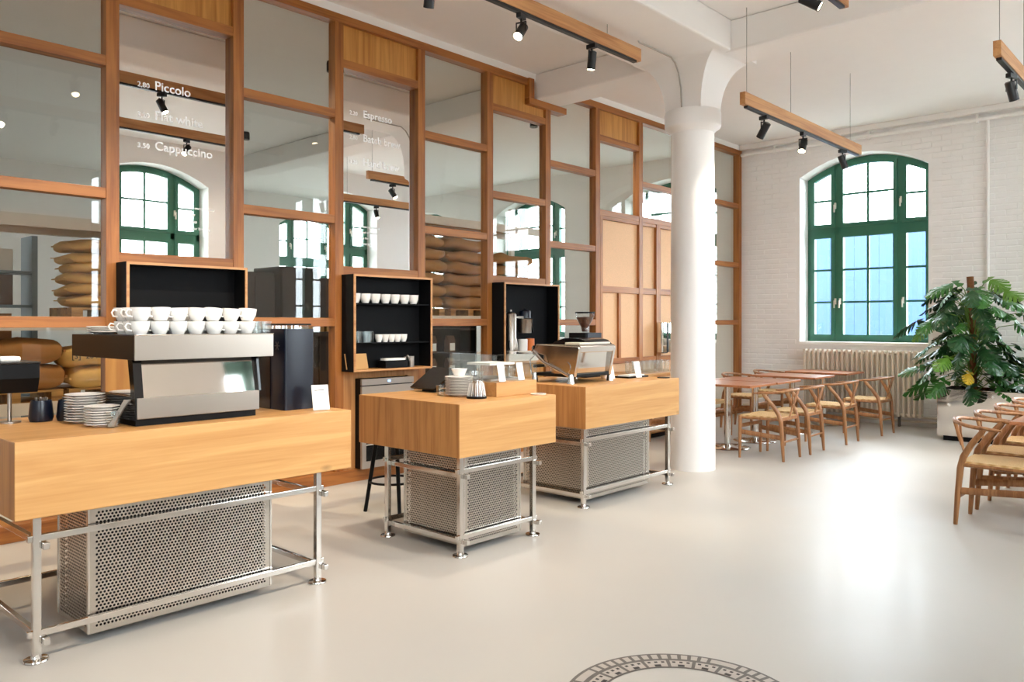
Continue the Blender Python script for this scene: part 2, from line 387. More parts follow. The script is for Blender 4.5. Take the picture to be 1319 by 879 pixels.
def make_window():
    """window in local space: x across, y outwards, z up; origin at the sill centre"""
    root = struct_root('window_1'); hw = WIN_W / 2 - 0.005; z0 = 0.02; zt = 1.68   # transom
    top = lambda x: arch(0, x) - WIN_Z0 - 0.005
    f = MB(); sash_frame(f, -hw, hw, z0, top, 0.05, 0.0, 0.09, 14)
    f.box(-hw, hw, 0.0, 0.09, zt - 0.05, zt + 0.05)
    for x in (-0.44, 0.44): f.prism([(x - .035, z0), (x + .035, z0), (x + .035, top(x + .035) - .02), (x - .035, top(x - .035) - .02)], 0.0, 0.09, 'Y')
    f.build('window_frame', M['green'], root)
    MB().box(-WIN_W / 2, WIN_W / 2, -0.33, 0.02, -0.03, 0.02).build('window_sill', M['white_paint'], root, False, 0.006)
    bays = [(-hw + .05, -.475, 1), (-.405, .405, 2), (.475, hw - .05, 1)]
    for x0, x1, cols in bays:
        for low in (True, False):
            za = z0 + .05 if low else zt + .05
            tf = (lambda x: zt - .05) if low else (lambda x: top(x) - .05)
            s = MB(); sash_frame(s, x0, x1, za, tf, 0.055, -0.02, 0.06, 6); s.build('sash', M['green'], root)
            ix0, ix1 = x0 + .055, x1 - .055; rows = 3 if low else 2
            izb = za + .055; izt = min(tf(ix0), tf(ix1)) - .055
            if not low: izt = tf((ix0 + ix1) / 2) - .055
            for r in range(1, rows):
                z = izb + (izt - izb) * r / rows; MB().box(ix0, ix1, 0.0, 0.035, z - .015, z + .015).build('glazing_bar', M['green'], root)
            for c in range(1, cols):
                x = ix0 + (ix1 - ix0) * c / cols; MB().box(x - .016, x + .016, -.002, 0.037, izb, tf(x) - .055).build('glazing_bar', M['green'], root)
            for r in range(rows):
                for c in range(cols):
                    a = ix0 + (ix1 - ix0) * c / cols; b = ix0 + (ix1 - ix0) * (c + 1) / cols
                    p0 = izb + (izt - izb) * r / rows; p1 = izb + (izt - izb) * (r + 1) / rows
                    poly = [(a, p0), (b, p0)]
                    if r == rows - 1: poly += [(b + (a - b) * k / 4, tf(b + (a - b) * k / 4) - .05) for k in range(5)]
                    else: poly += [(b, p1), (a, p1)]
                    n = len(poly)
                    MB().add([(x, 0.02, z) for x, z in poly], [tuple(range(n))]).build('pane', M['glass_win'], root)
    for x, z in ((-.46, .62), (-.39, .62), (.49, .62), (-.46, 2.05), (.46, 2.05)):
        h = MB(); h.box(x - .012, x + .012, -.045, -.02, z - .045, z + .045); h.box(x - .008, x + .008, -.07, -.045, z - .01, z + .01); h.box(x - .009, x + .009, -.085, -.068, z - .10, z + .012)
        h.build('window_handle', M['rack_white'], root)
    return root
win = make_window(); wi = 0
for x in BACK_WIN:
    o = win if wi == 0 else copy_tree(win); wi += 1; o.name = 'window_%d' % wi
    o.location = (x, BY + 0.30, WIN_Z0); o.rotation_euler = (0, 0, 0)
for y in STREET_WIN:
    o = copy_tree(win); wi += 1; o.name = 'window_%d' % wi
    o.location = (WX + 0.30, y, WIN_Z0); o.rotation_euler = (0, 0, R(-90))

for y in FAR_FILL_WIN:
    o = copy_tree(win); wi += 1; o.name = 'window_%d' % wi
    o.location = (X0 - 0.30, y, WIN_Z0); o.rotation_euler = (0, 0, R(90))

# what the windows look out on
struct(MB().box(-60, X0 - .5, -40, BY + .5, -0.35, -0.2).build('ground_court', M['asphalt']))
struct(MB().box(-60, 60, BY + 0.5, 60, -0.35, -0.2).build('ground_yard', M['asphalt']))
struct(MB().box(WX + 0.5, 60, -40, BY + 0.5, -0.35, -0.2).build('ground_street', M['asphalt']))
sh = thing('blue_shed', 'blue clad shed in the yard behind the arched window', 'shed', (-6.2, 19.0, -0.2))
for i in range(12): MB().box(-3.2 + i * .55, -3.2 + i * .55 + .545, 0, .06, 0, 3.8).build('panel', M['blue_shed'], sh)
MB().box(-3.25, 3.45, -.02, 3.0, 3.8, 3.95).build('roof', M['rack_blue'], sh)
MB().box(-3.2, 3.4, .06, 3.0, 0, 3.8).build('body', M['blue_shed'], sh)

# ------------------------------------------------------------------ ceiling beams and column
SZ = 3.93
struct(MB().box(-4.40, -3.48, Y0, 6.80, SZ, CZ).build('beam_long', M['ceiling'], None, False, 0.02))
struct(MB().box(PX - .05, WX, 6.80, 7.22, SZ, CZ).build('beam_cross', M['ceiling'], None, False, 0.02))
struct(MB().box(X0, PX - .05, 6.80, 7.22, SZ, CZ).build('beam_storage', M['storage_dimmed'], None, False, 0.02))
cxx, cyy = -3.965, 6.94
col = struct_root('column', (cxx, cyy, 0))
MB().lathe([(0.217, 0.0), (0.215, 0.02), (0.212, 1.6), (0.205, 3.30)], 40).build('shaft', M['column'], col, True)
MB().lathe([(0.205, 3.26), (0.225, 3.29), (0.262, 3.31), (0.27, 3.33), (0.27, 3.45), (0.262, 3.47), (0.2, 3.475)], 40).build('collar', M['column'], col, True)
nk = MB(); lv = 14
for i in range(lv + 1):
    t = pi / 2 * i / lv; g = 1 - cos(t); hx = .195 + .26 * g; hy = .195 + .17 * g; z = 3.465 + (SZ + .01 - 3.465) * sin(t)
    nk.v += [(-hx, -hy, z), (hx, -hy, z), (hx, hy, z), (-hx, hy, z)]
for i in range(lv):
    for j in range(4): nk.f.append((4 * i + j, 4 * i + (j + 1) % 4, 4 * i + 4 + (j + 1) % 4, 4 * i + 4 + j))
nk.f.append((4 * lv, 4 * lv + 1, 4 * lv + 2, 4 * lv + 3))
nk.build('flared_capital', M['column'], col, True)
MB().box(-.435, .485, .27, .37, SZ, CZ).build('capital_block', M['column'], col)
MB().tube([(.0, -.95, SZ - .002), (.0, -.93, SZ - .012), (.0, -.40, SZ - .014), (.0, -.33, SZ - .05), (.0, -.265, SZ - .13), (.0, -.222, SZ - .26), (.0, -.208, 3.475)], 0.008, 8).build('conduit', M['conduit'], col, True)

# ------------------------------------------------------------------ glazed timber partition
part = struct_root('wall_left')
PITCH = 0.9555; PY = lambda k: 2.245 + PITCH * k
F0, F1 = PX - 0.05, PX + 0.05
post_me = MB().box(F0, F1, -.045, .045, 0, 4.07); first = None
KS = list(range(-5, 11))
for k in KS:
    if first is None: first = post_me.build('post', M['frame_z'], part, False, 0.003); first.location = (0, PY(k), 0)
    else:
        o = first.copy(); COL.objects.link(o); o.parent = part; o.location = (0, min(PY(k), BY - .045), 0)
MB().box(F0, F1 + .005, PY(-5), 6.71, 4.07, 4.145).build('header_rail', M['frame_y'], part, False, 0.003)
MB().box(F0, F1 + .005, 7.19, BY, 4.07, 4.145).build('header_rail', M['frame_y'], part, False, 0.003)
MB().box(F0, F1 + .03, 6.66, 7.32, SZ - .075, SZ - .002).build('header_rail', M['frame_y'], part, False, 0.003)
MB().box(F0, F1 + .03, 6.66, 6.745, SZ, 4.145).build('header_rail', M['frame_z'], part, False, 0.003)
MB().box(F0, F1, PY(-5), BY, 4.145, CZ).build('head_plaster', M['white_paint'], part)
MB().box(F0 - .01, F1 + .02, PY(-5), BY, 0, .11).build('base_rail', M['frame_y'], part, False, 0.003)
R1, R2, R3, R4, R5, R6 = 1.425, 1.885, 2.33, 2.79, 3.26, 3.72
def rail(k, z, k2=None):
    MB().box(F0 + .004, F1 - .004, PY(k) + .045, PY(k2 if k2 is not None else k + 1) - .045, z - .037, z + .037).build('rail', M['frame_y'], part, False, 0.003)
def pane(k, z0, z1, mat='glass', name='glass_pane', dx=-.02):
    return MB().box(PX + dx - .004, PX + dx + .004, PY(k) + .045, PY(k + 1) - .045, z0, z1).build(name, M[mat], part)
def woodpanel(k, z0=R6 + .037, z1=4.07):
    MB().box(PX - .015, PX + .015, PY(k) + .045, PY(k + 1) - .045, z0, z1).build('wood_panel', M['panel_wood'], part)
mirrors = {}
for k in KS[:-1]:
    if k in (-5, -3, -1, 1, 3, 5, 9):
        for z in (R1, R3, R5): rail(k, z)
        for a, b in ((.11, R1 - .037), (R1 + .037, R3 - .037), (R3 + .037, R5 - .037), (R5 + .037, 4.07)): pane(k, a, b)
    elif k in (-4, -2, 0, 2):
        for z in (R2, R6): rail(k, z)
        woodpanel(k); mirrors[k] = pane(k, R2 + .037, R6 - .037, 'mirror', 'mirror_pane')
        MB().box(PX - .015, PX + .015, PY(k) + .045, PY(k + 1) - .045, .11, R2 - .037).build('wood_panel', M['panel_wood'], part)
    elif k == 4:
        for z in (R2, R4, R6): rail(k, z)
        woodpanel(k); pane(k, R4 + .037, R6 - .037); pane(k, R2 + .037, R4 - .037)
        MB().box(PX - .015, PX + .015, PY(k) + .045, PY(k + 1) - .045, .11, R2 - .037).build('wood_panel', M['panel_wood'], part)
    elif k == 6:
        for z in (R4, R6): rail(k, z)
        woodpanel(k); pane(k, R4 + .037, R6 - .037)
    elif k in (7, 8):
        for z in (R4, R5): rail(k, z)
        pane(k, R4 + .037, R5 - .037); pane(k, R5 + .037, 4.07)
# boarded doors below the transom in bays 6-8
dy = [PY(6) + .045, 9.36, PY(9) - .045]
for a, b in ((dy[0], dy[1]), (dy[1], dy[2])):
    MB().box(PX - .01, PX + .012, a + .05, b - .05, .16, 1.80).build('board_panel', M['chip'], part)
    MB().box(PX - .01, PX + .012, a + .05, b - .05, 1.88, R4 - .06).build('board_panel', M['chip'], part)
    MB().box(F0, PX + .052, a, a + .055, .11, R4 - .037).build('door_stile', M['frame_z'], part, False, .003)
    MB().box(F0, PX + .052, b - .055, b, .11, R4 - .037).build('door_stile', M['frame_z'], part, False, .003)
    MB().box(PX - .03, PX + .045, a + .055, b - .055, 1.80, 1.88).build('rail', M['frame_y'], part, False, .003)
    MB().box(PX - .03, PX + .045, a + .055, b - .055, R4 - .08, R4 - .037).build('rail', M['frame_y'], part, False, .003)
    MB().box(PX - .03, PX + .045, a + .055, b - .055, .90, .97).build('rail', M['frame_y'], part, False, .003)
    MB().box(PX - .03, PX + .045, a + .41, a + .46, .97, 1.80).build('door_stile', M['frame_z'], part, False, .003)

# menu lettering on the mirrors
TR = (R(90), 0, R(90)); lx = PX - .0145
def menu(k, rows, small, y0, small_y):
    for price, word, z, yw in rows:
        if price: lettering(price, .052, M['lettering'], mirrors[k], (lx, y0, z), TR)
        lettering(word, .094, M['lettering'], mirrors[k], (lx, yw, z), TR)
    for i, t in enumerate(small): lettering(t, .030, M['lettering'], mirrors[k], (lx, small_y, 2.29 - i * .052), TR)
menu(0, [('2,80', 'Piccolo', 3.145, 2.565), ('3,20', 'Flat white', 2.925, 2.565), ('3,50', 'Cappuccino', 2.70, 2.565)],
     ['from our own roastery', 'Ask us for', 'filter roasts', 'or a bag for brewing'], 2.44, 2.75)
menu(2, [('2,20', 'Espresso', 3.30, 4.46), ('2,80', 'Batch brew', 3.08, 4.46), ('3,20', 'Hand brew', 2.86, 4.46)],
     ['roasting, training', 'and wholesale', 'in the', 'courtyard'], 4.31, 4.45)

# ------------------------------------------------------------------ perforated sheet
def perf_sheet(w, h, pitch=0.0165, r=0.0056, border=0.02, n=8):
    """sheet in local x (0..w) and z (0..h) with staggered round holes"""
    mb = MB(); rp = pitch * 0.87
    nx = int((w - 2 * border) / pitch); nz = int((h - 2 * border) / rp); ox = (w - nx * pitch) / 2; oz = (h - nz * rp) / 2
    for j in range(nz):
        odd = j % 2; cnt = nx - odd; x0 = ox + (pitch / 2 if odd else 0); z0 = oz + j * rp
        if odd:
            mb.add([(ox, 0, z0), (x0, 0, z0), (x0, 0, z0 + rp), (ox, 0, z0 + rp)], [(0, 1, 2, 3)])
            xe = x0 + cnt * pitch; mb.add([(xe, 0, z0), (w - ox, 0, z0), (w - ox, 0, z0 + rp), (xe, 0, z0 + rp)], [(0, 1, 2, 3)])
        for i in range(cnt):
            cx = x0 + (i + .5) * pitch; cz = z0 + rp / 2; a, b = pitch / 2, rp / 2
            outer = [(a, 0), (a, b), (0, b), (-a, b), (-a, 0), (-a, -b), (0, -b), (a, -b)]
            vs = [(cx + p, 0, cz + q) for p, q in outer] + [(cx + r * cos(2 * pi * t / 8), 0, cz + r * sin(2 * pi * t / 8)) for t in range(8)]
            mb.add(vs, [(t, (t + 1) % 8, 8 + (t + 1) % 8, 8 + t) for t in range(8)])
    for b in ((0, w, 0, oz), (0, w, h - oz, h), (0, ox, oz, h - oz), (w - ox, w, oz, h - oz)):
        mb.add([(b[0], 0, b[2]), (b[1], 0, b[2]), (b[1], 0, b[3]), (b[0], 0, b[3])], [(0, 1, 2, 3)])
    return mb

# ------------------------------------------------------------------ counters
def counter(label, x0, x1, y0, y1, lx, ly, cab, zt=.93, zb=.605, front_grain=True):
    """oak block on a square tube frame with a perforated steel cabinet; cab = (x back, x front, y0, y1)"""
    t = thing('service_counter', label, 'counter', (x1, (y0 + y1) / 2, 0), 0, 'oak block service counters')
    ox, oy = x1, (y0 + y1) / 2
    X = lambda v: v - ox
    Yc = lambda v: v - oy
    mb = MB().box(X(x0), X(x1), Yc(y0), Yc(y1), zb, zt); o = mb.build('worktop_block', M['oak'], t, False, .004)
    o.data.materials.append(M['oak_end'])
    for p in o.data.polygons:
        if abs(p.normal.y) > .9: p.material_index = 1
    q = .016
    for a in lx:
        for b in ly:
            l = MB().box(X(a) - q, X(a) + q, Yc(b) - q, Yc(b) + q, .02, zb).build('leg', M['chrome'], t, False, .003)
            f = MB().lathe([(0.0, 0.0), (.048, 0.0), (.05, .004), (.048, .010), (.022, .013), (.017, .03), (0.0, .03)], 20, (X(a), Yc(b), 0)); f.build('foot', M['chrome'], l, True)
    for z in (.515, .115):
        for a in lx:
            MB().box(X(a) - .011, X(a) + .011, Yc(ly[0]) + q - .05, Yc(ly[1]) - q + .05, z - .014, z + .014).build('rail', M['chrome'], t, False, .002)
        for b in ly:
            MB().box(X(lx[0]) - .045, X(lx[1]) + .045, Yc(b) + q - .0, Yc(b) + q + .024, z - .045, z - .018).build('rail', M['chrome'], t, False, .002)
    cx0, cx1, cy0, cy1 = cab; h0, h1 = .045, zb - .002; hh = h1 - h0
    c = MB().box(X(cx0) + .03, X(cx1) - .03, Yc(cy0) + .03, Yc(cy1) - .03, h0 + .03, h1 - .03).build('dark_filler', M['black'], t)  # black box added inside so the sheet's holes read dark
    fm = perf_sheet(cy1 - cy0, hh); fo = fm.build('perforated_panel', M['perf'], t, False, 0, (X(cx1), Yc(cy0), h0), (0, 0, R(90)))
    b2 = fo.copy(); COL.objects.link(b2); b2.parent = t; b2.location = (X(cx0), Yc(cy0), h0)
    sm = perf_sheet(cx1 - cx0, hh); so = sm.build('perforated_panel', M['perf'], t, False, 0, (X(cx0), Yc(cy0), h0))
    s2 = so.copy(); COL.objects.link(s2); s2.parent = t; s2.location = (X(cx0), Yc(cy1), h0)
    for a in (cx0, cx1):
        for b in (cy0, cy1):
            MB().box(X(a) - .004, X(a) + .004, Yc(b) - .004, Yc(b) + .004, h0, h1).build('corner_post', M['chrome'], t)
    MB().box(X(cx0), X(cx1), Yc(cy0), Yc(cy1), h0 - .004, h0).build('cabinet_floor', M['perf'], t)
    return t
counter('long oak counter nearest the camera, carrying the boxy espresso machine and stacked cups', -4.66, -3.70, 1.03, 2.70, (-4.57, -3.735), (1.12, 2.50), (-4.14, -3.76, 1.335, 2.23))
counter('square middle oak counter with plate stack, carafe and glass display case', -4.45, -3.46, 3.31, 4.22, (-4.20, -3.505), (3.36, 4.03), (-4.10, -3.53, 3.42, 3.93))
counter('far oak counter beside the white column, carrying the chrome espresso machine', -4.66, -3.70, 4.87, 6.24, (-4.57, -3.735), (4.89, 6.10), (-4.42, -3.77, 4.97, 5.85))

# ------------------------------------------------------------------ niche boxes on the partition
def niche(k, label, shelves=()):
    y0, y1 = PY(k) + .02, PY(k + 1) - .03; xb, xf, z0, z1 = PX + .055, -5.68, .99, 1.845
    t = thing('wall_niche', label, 'shelf box', (PX + .055, (y0 + y1) / 2, z0), 0, 'black lined boxes on the partition')
    d = xf - xb; w = (y1 - y0) / 2; h = z1 - z0; e = .018
    MB().box(0, .012, -w, w, 0, h).build('back_panel', M['niche'], t)
    for s in (-1, 1):
        MB().box(.012, d - .012, min(s * w, s * (w - e)), max(s * w, s * (w - e)), 0, h).build('side_panel', M['niche'], t)
        MB().box(d - .012, d, min(s * w, s * (w - e)), max(s * w, s * (w - e)), 0, h).build('edge_strip', M['track_wood'], t)
    for a, b in ((0, e), (h - e, h)):
        MB().box(.012, d - .012, -w + e, w - e, a, b).build('shelf_panel', M['niche'] if a else M['panel_wood'], t)
        MB().box(d - .012, d, -w + e, w - e, a, b).build('edge_strip', M['track_wood'], t)
    for z in shelves: MB().box(.012, d - .03, -w + e, w - e, z - z0 - .012, z - z0).build('shelf', M['niche'], t)
    return t
niche(0, 'empty black lined niche box behind the boxy espresso machine')
niche(2, 'black lined niche box with three tiers of cups above the wine fridge', (1.595, 1.245))
niche(4, 'black lined niche box holding the filter coffee brewer')
NX = -5.755

# lathe-made tableware ------------------------------------------------
def cup_mesh(r=.043, h=.062, handle=True):
    mb = MB(); mb.lathe([(0, .004), (r * .5, .004), (r * .52, 0), (r * .6, 0), (r * .72, .012), (r * .93, h * .5), (r, h), (r - .004, h), (r * .88, h * .5), (r * .6, .014), (0, .010)], 20)
    hb = MB()
    if handle: hb.tube([(0, -r * .93, h * .78), (0, -r * 1.32, h * .85), (0, -r * 1.55, h * .62), (0, -r * 1.35, h * .36), (0, -r * .86, h * .32)], .0045, 6)
    return mb, hb
def make_cup(name, label, cat, r, h, handle=True, mat='ceramic'):
    a, b = cup_mesh(r, h, handle)
    if not handle:
        o = a.build(name, M[mat], None, True); return tag(o, label, cat)
    t = thing(name, label, cat); a.build('cup_body', M[mat], t, True); b.build('handle', M[mat], t, True); return t
def make_glass(name, label, r=.032, h=.09):
    o = MB().lathe([(0, 0), (r * .8, 0), (r, h), (r - .003, h), (r * .78, .008), (0, .008)], 18).build(name, M['glass_clear'], None, True); return tag(o, label, 'glass')
def make_plate(name, label, r=.09, h=.016):
    o = MB().lathe([(0, .001), (r * .5, .001), (r * .55, 0), (r * .6, .003), (r * .98, h), (r, h), (r * .97, h + .002), (r * .6, .008), (0, .006)], 32).build(name, M['ceramic'], None, True); return tag(o, label, 'plate')

# niche 2: upper row of seven white cups, second row glasses and small cups, bottom: cards, scale, tumbler
proto = make_cup('paper_cup', '', 'cup', .048, .085, False); used = []
for i, y in enumerate((4.255, 4.365, 4.475, 4.59, 4.70, 4.815, 4.925)):
    place(proto, used, (NX - .02, y, 1.595), 0, 'white cup on the top tier of the cup niche, %s from the left' % ORD[i], 'white cups on the top niche shelf')
proto = make_glass('tumbler', '', .034, .10); used = []
for i in range(4): place(proto, used, (NX + (.0 if i % 2 else .03) - .02, 4.235 + i * .062, 1.245), 0, 'clear tumbler on the middle tier of the cup niche, %s from the left' % ORD[i], 'tumblers in the niche')
proto = make_cup('espresso_cup', '', 'cup', .035, .07, False); used = []
for i in range(5): place(proto, used, (NX, 4.50 + i * .072, 1.245), 0, 'small white cup beside the tumblers in the cup niche, %s from the left' % ORD[i], 'small cups on the middle niche shelf')
for i, (y, x, lab) in enumerate(((4.225, NX - .03, 'kraft paper card leaning at the back of the cup niche corner'), (4.30, NX + .01, 'wide kraft card standing in front in the cup niche corner'))):
    tag(MB().box(-.004, .004, -.055 - .02 * i, .055 + .02 * i, 0, .14).build('paper_card', M['kraft'], None, False, 0, (x, y, 1.009), (0, R(-14), 0)), lab, 'card')
t = thing('scale', 'flat black scale with a white cloth in the cup niche', 'scale', (NX, 4.66, 1.008)); MB().box(-.06, .06, -.13, .13, 0, .07).build('scale_body', M['black'], t, False, .006); MB().rbox(-.05, .05, -.12, .12, .07, .088, .03).build('cloth', M['paper'], t)
tag(MB().lathe([(0, 0), (.03, 0), (.03, .10), (.027, .10), (.027, .01), (0, .01)], 18).build('steel_tumbler', M['steel'], None, True, 0, (NX + .02, 4.86, 1.008)), 'small steel tumbler at the right of the cup niche floor', 'tumbler')
tag(MB().tube([(0, -.02, 0), (0, -.02, .09), (0, .01, .10), (0, .03, .06)], .012, 8).build('pouring_jug_handle', M['steel'], None, True, 0, (NX + .03, 4.80, 1.012)), 'bent steel tap arm standing beside the steel tumbler', 'tap')

# fridge below niche 2
t = thing('wine_fridge', 'under-counter steel fridge with a glass door set in the partition', 'fridge', (PX + .02, 4.63, .115))
MB().box(0, .10, -.30, .30, 0, .80).build('body', M['black'], t)
d = MB(); d.box(.10, .125, -.30, -.255, .0, .735); d.box(.10, .125, .255, .30, 0, .735); d.box(.10, .125, -.255, .255, 0, .06); d.box(.10, .125, -.255, .255, .66, .735)
do = d.build('door', M['satin'], t)
MB().box(.104, .112, -.255, .255, .06, .66).build('door_glass', M['glass'], do)
MB().cyl((.15, -.235, .30), (.15, -.235, .62), .008, n=8).build('handle', M['steel'], do, True)
MB().box(.10, .125, -.30, .30, .745, .80).build('control_panel', M['satin'], t)
MB().box(.1255, .127, -.01, .02, .765, .782).build('display', plain('display', '#7fb4ff', 0.4, emit=1.5), t)
for z in (.2, .36, .52): MB().box(.1005, .102, -.25, .25, z, z + .012).build('rack_shelf', M['rack_white'], t)
MB().box(PX + .016, PX + .05, PY(2) + .045, 4.325, .11, .985).build('wood_panel', M['oak_end'], part)
MB().box(PX + .016, PX + .05, 4.935, PY(3) - .045, .11, .985).build('wood_panel', M['oak_end'], part)
MB().box(PX + .016, PX + .05, 4.325, 4.935, .925, .985).build('wood_panel', M['oak_end'], part)

# niche 4: filter brewer
t = thing('filter_brewer', 'steel filter coffee brewer with a hanging basket in the niche', 'brewer', (NX, 6.36, 1.009))
MB().box(-.09, .07, -.20, .28, 0, .11).build('base', M['rack_white'], t, False, .008)
MB().lathe([(0, .11), (.062, .11), (.062, .50), (.05, .515), (.012, .53), (.012, .55), (0, .55)], 24, (0, -.10, 0)).build('boiler', M['steel'], t, True)
MB().box(-.03, .03, -.06, .10, .46, .48).build('arm', M['steel'], t)
b = MB().lathe([(0, .30), (.07, .30), (.082, .44), (.088, .45), (.07, .46)], 24, (0, .13, 0)).build('basket', M['steel'], t, True)
MB().tube([(0, .21, .44), (0, .25, .43), (0, .255, .33), (0, .262, .31)], .009, 8).build('handle', M['black'], b, True)
MB().lathe([(.065, .46), (.065, .53), (.06, .54), (.02, .555), (0, .565)], 24, (0, .13, 0)).build('lid', M['navy'], b, True)
tz = 1.009 + .11
t = thing('kettle', 'small steel kettle with a black handle on the brewer base', 'kettle', (NX + .03, 6.28, tz)); MB().lathe([(0, 0), (.045, 0), (.05, .02), (.03, .13), (.034, .135), (0, .14)], 20).build('body', M['steel'], t, True); MB().tube([(0, -.03, .12), (0, -.075, .11), (0, -.08, .04), (0, -.06, .0)], .007, 8).build('handle', M['black'], t, True); MB().lathe([(0, .14), (.012, .14), (.012, .16), (0, .165)], 12).build('knob', M['black'], t, True)
tag(MB().lathe([(0, 0), (.05, 0), (.052, .12), (.05, .125), (.0, .125)], 20).build('server_jug', M['paper'], None, True, 0, (NX + .04, 6.41, tz)), 'white filter server standing beside the kettle in the brewer niche', 'jug')
tag(MB().lathe([(0, 0), (.048, 0), (.045, .13), (.0, .135)], 20).build('orange_tin', M['orange'], None, True, 0, (NX + .04, 6.53, tz)), 'orange tin next to the white filter server', 'tin')

# steel towel dispenser on the door stile
t = thing('towel_dispenser', 'polished steel dispenser mounted on the boarded door stile', 'dispenser', (PX + .055, 9.42, 1.02))
MB().rbox(0, .10, -.13, .13, 0, .40, .03).build('casing', M['steel_mirror'], t, True); MB().box(.10, .104, -.02, .02, 0, .40).build('seam', M['black'], t); MB().box(.03, .07, -.05, .05, -.015, 0).build('slot', M['black'], t)

# ------------------------------------------------------------------ counter 1: espresso machine
T = .93
t = thing('espresso_machine', 'boxy two-group espresso machine with brushed steel back on the near counter', 'coffee machine', (-3.82, 1.885, T))
MB().box(-.50, -.03, -.31, .31, .0, .035).build('plinth', M['black'], t)
MB().box(-.45, 0.0, -.315, .315, .035, .135).build('base_panel', M['steel'], t, False, .003)
MB().box(-.46, -.006, -.323, -.315, .03, .14).build('base_side', M['black_gloss'], t)
p = MB(); p.prism([(-.02, .135), (-.055, .31), (-.062, .31), (-.03, .135)], -.285, .312, 'Y'); p.build('back_panel', M['steel_mirror'], t)
for a_, b_ in ((-.325, -.285), (.312, .325)): MB().prism([(-.0, .135), (-.045, .135), (-.085, .315), (-.03, .315)], a_, b_, 'Y').build('side_cheek', M['black_gloss'], t)
MB().box(-.42, -.06, -.30, .30, .135, .315).build('body', M['steel_mirror'], t)
MB().box(-.40, -.10, -.306, -.30, .14, .31).build('side_mirror', M['steel_mirror'], t)
MB().box(-.78, .012, -.335, .385, .315, .43).build('cup_tray_housing', M['black'], t, False, .003)
MB().box(.012, .022, -.335, .385, .313, .432).build('tray_front', M['steel'], t, False, .002)
MB().tube([(.023, -.33, .4325), (.023, .385, .4325)], .003, 6).build('tray_rail', M['chrome'], t)
for y in (-.15, .17):
    g = MB().lathe([(0, .20), (.04, .20), (.045, .25), (.04, .315), (0, .315)], 18, (-.58, y, 0)).build('group_head', M['chrome'], t, True)
    MB().cyl((-.60, y, .205), (-.76, y, .195), .013, .011, 8).build('portafilter', M['black'], g, True)
for x in (-.46, -.06):
    for y in (-.27, .27): MB().cyl((x, y, -.0), (x, y, .005), .02, n=10).build('foot', M['black'], t)
# cups on top: two layers, three rows deep, seven long
proto = make_cup('cappuccino_cup', '', 'cup', .046, .064); used = []
rows = ('front', 'middle', 'rear'); lay = ('lower', 'upper')
for l in range(2):
    for r in range(3):
        for i in range(7):
            if r and i > 3 + (1 - l) * 3: continue
            o = place(proto, used, (-3.86 - r * .098 + random.uniform(-.003, .003), 1.602 + i * .091 + random.uniform(-.004, .004), T + .433 + l * .066), R(random.uniform(-18, 18) + (0 if l == 0 else 5)),
                  'white cappuccino cup on the near machine, %s layer, %s row, %s from the left' % (lay[l], rows[r], ORD[i]), 'white cups stacked on the espresso machine')
            if l and r == 0 and i > 0: o.rotation_euler = (R(random.uniform(-9, 3)), R(random.uniform(-4, 4)), o.rotation_euler[2])
proto = make_glass('water_glass', '', .026, .065); used = []
for i in range(6): place(proto, used, (-3.86 - (i % 2) * .07, 2.215 + (i // 2) * .022 * 1.0 + (i // 2) * .0, T + .433) if False else (-3.85 - (i // 2) * .062, 2.222 + (i % 2) * .058 - .02, T + .433), 0, 'small clear glass right of the cups on the near machine, %s' % ('front left', 'front right', 'middle left', 'middle right', 'rear left', 'rear right')[i], 'glasses on the espresso machine')
proto = make_plate('side_plate', '', .085, .012); used = []
for i in range(4): place(proto, used, (-4.46, 1.66, T + .431 + i * .009), 0, 'white plate stacked at the rear corner of the near machine, %s from below' % ORD[i], 'plates at the rear of the machine')

# saucers, dark blue canisters, spoon glass
proto = make_plate('saucer', '', .092, .015); used = []
for i in range(11): place(proto, used, (-4.20, 1.475, T + i * .0125), 0, 'white plate of the tall stack beside the blue canisters, %s from below' % ORD[i], 'tall plate stack on the near counter')
proto2 = make_plate('saucer', '', .078, .014); used = []
for i in range(8): place(proto2, used, (-3.985, 1.475, T + i * .0118), 0, 'white saucer of the low stack by the spoon glass, %s from below' % ORD[i], 'low saucer stack on the near counter')
for x, y, lab in ((-4.41, 1.345, 'dark blue ceramic canister left of the other on the near counter'), (-4.36, 1.455, 'dark blue ceramic canister next to the tall plate stack')):
    t = thing('canister', lab, 'canister', (x, y, T), 0, 'dark blue canisters'); MB().lathe([(0, 0), (.05, 0), (.056, .02), (.05, .085), (.046, .105), (.042, .105), (.045, .08), (0, .08)], 24).build('body', M['navy'], t, True)
    for a in range(7): MB().cyl((.02 * cos(a), .02 * sin(a), .08), (.026 * cos(a), .026 * sin(a), .118), .006, n=6).build('spoon_end', M['steel'], t, True)
t = thing('spoon_glass', 'clear glass of teaspoons in front of the low saucer stack', 'glass', (-3.89, 1.487, T)); MB().lathe([(0, 0), (.028, 0), (.034, .075), (.031, .075), (.026, .006), (0, .006)], 18).build('glass_body', M['glass_clear'], t, True)
for i in range(7):
    a = -1.2 + i * .35; MB().tube([(.012 * cos(a), .012 * sin(a) - .01, .006), (.02 * cos(a), .03 + .01 * i * .3, .09), (.02 * cos(a * 1.3), .055 + .004 * i, .125)], [.0055, .003, .005], 6).build('teaspoon', M['steel'], t, True)

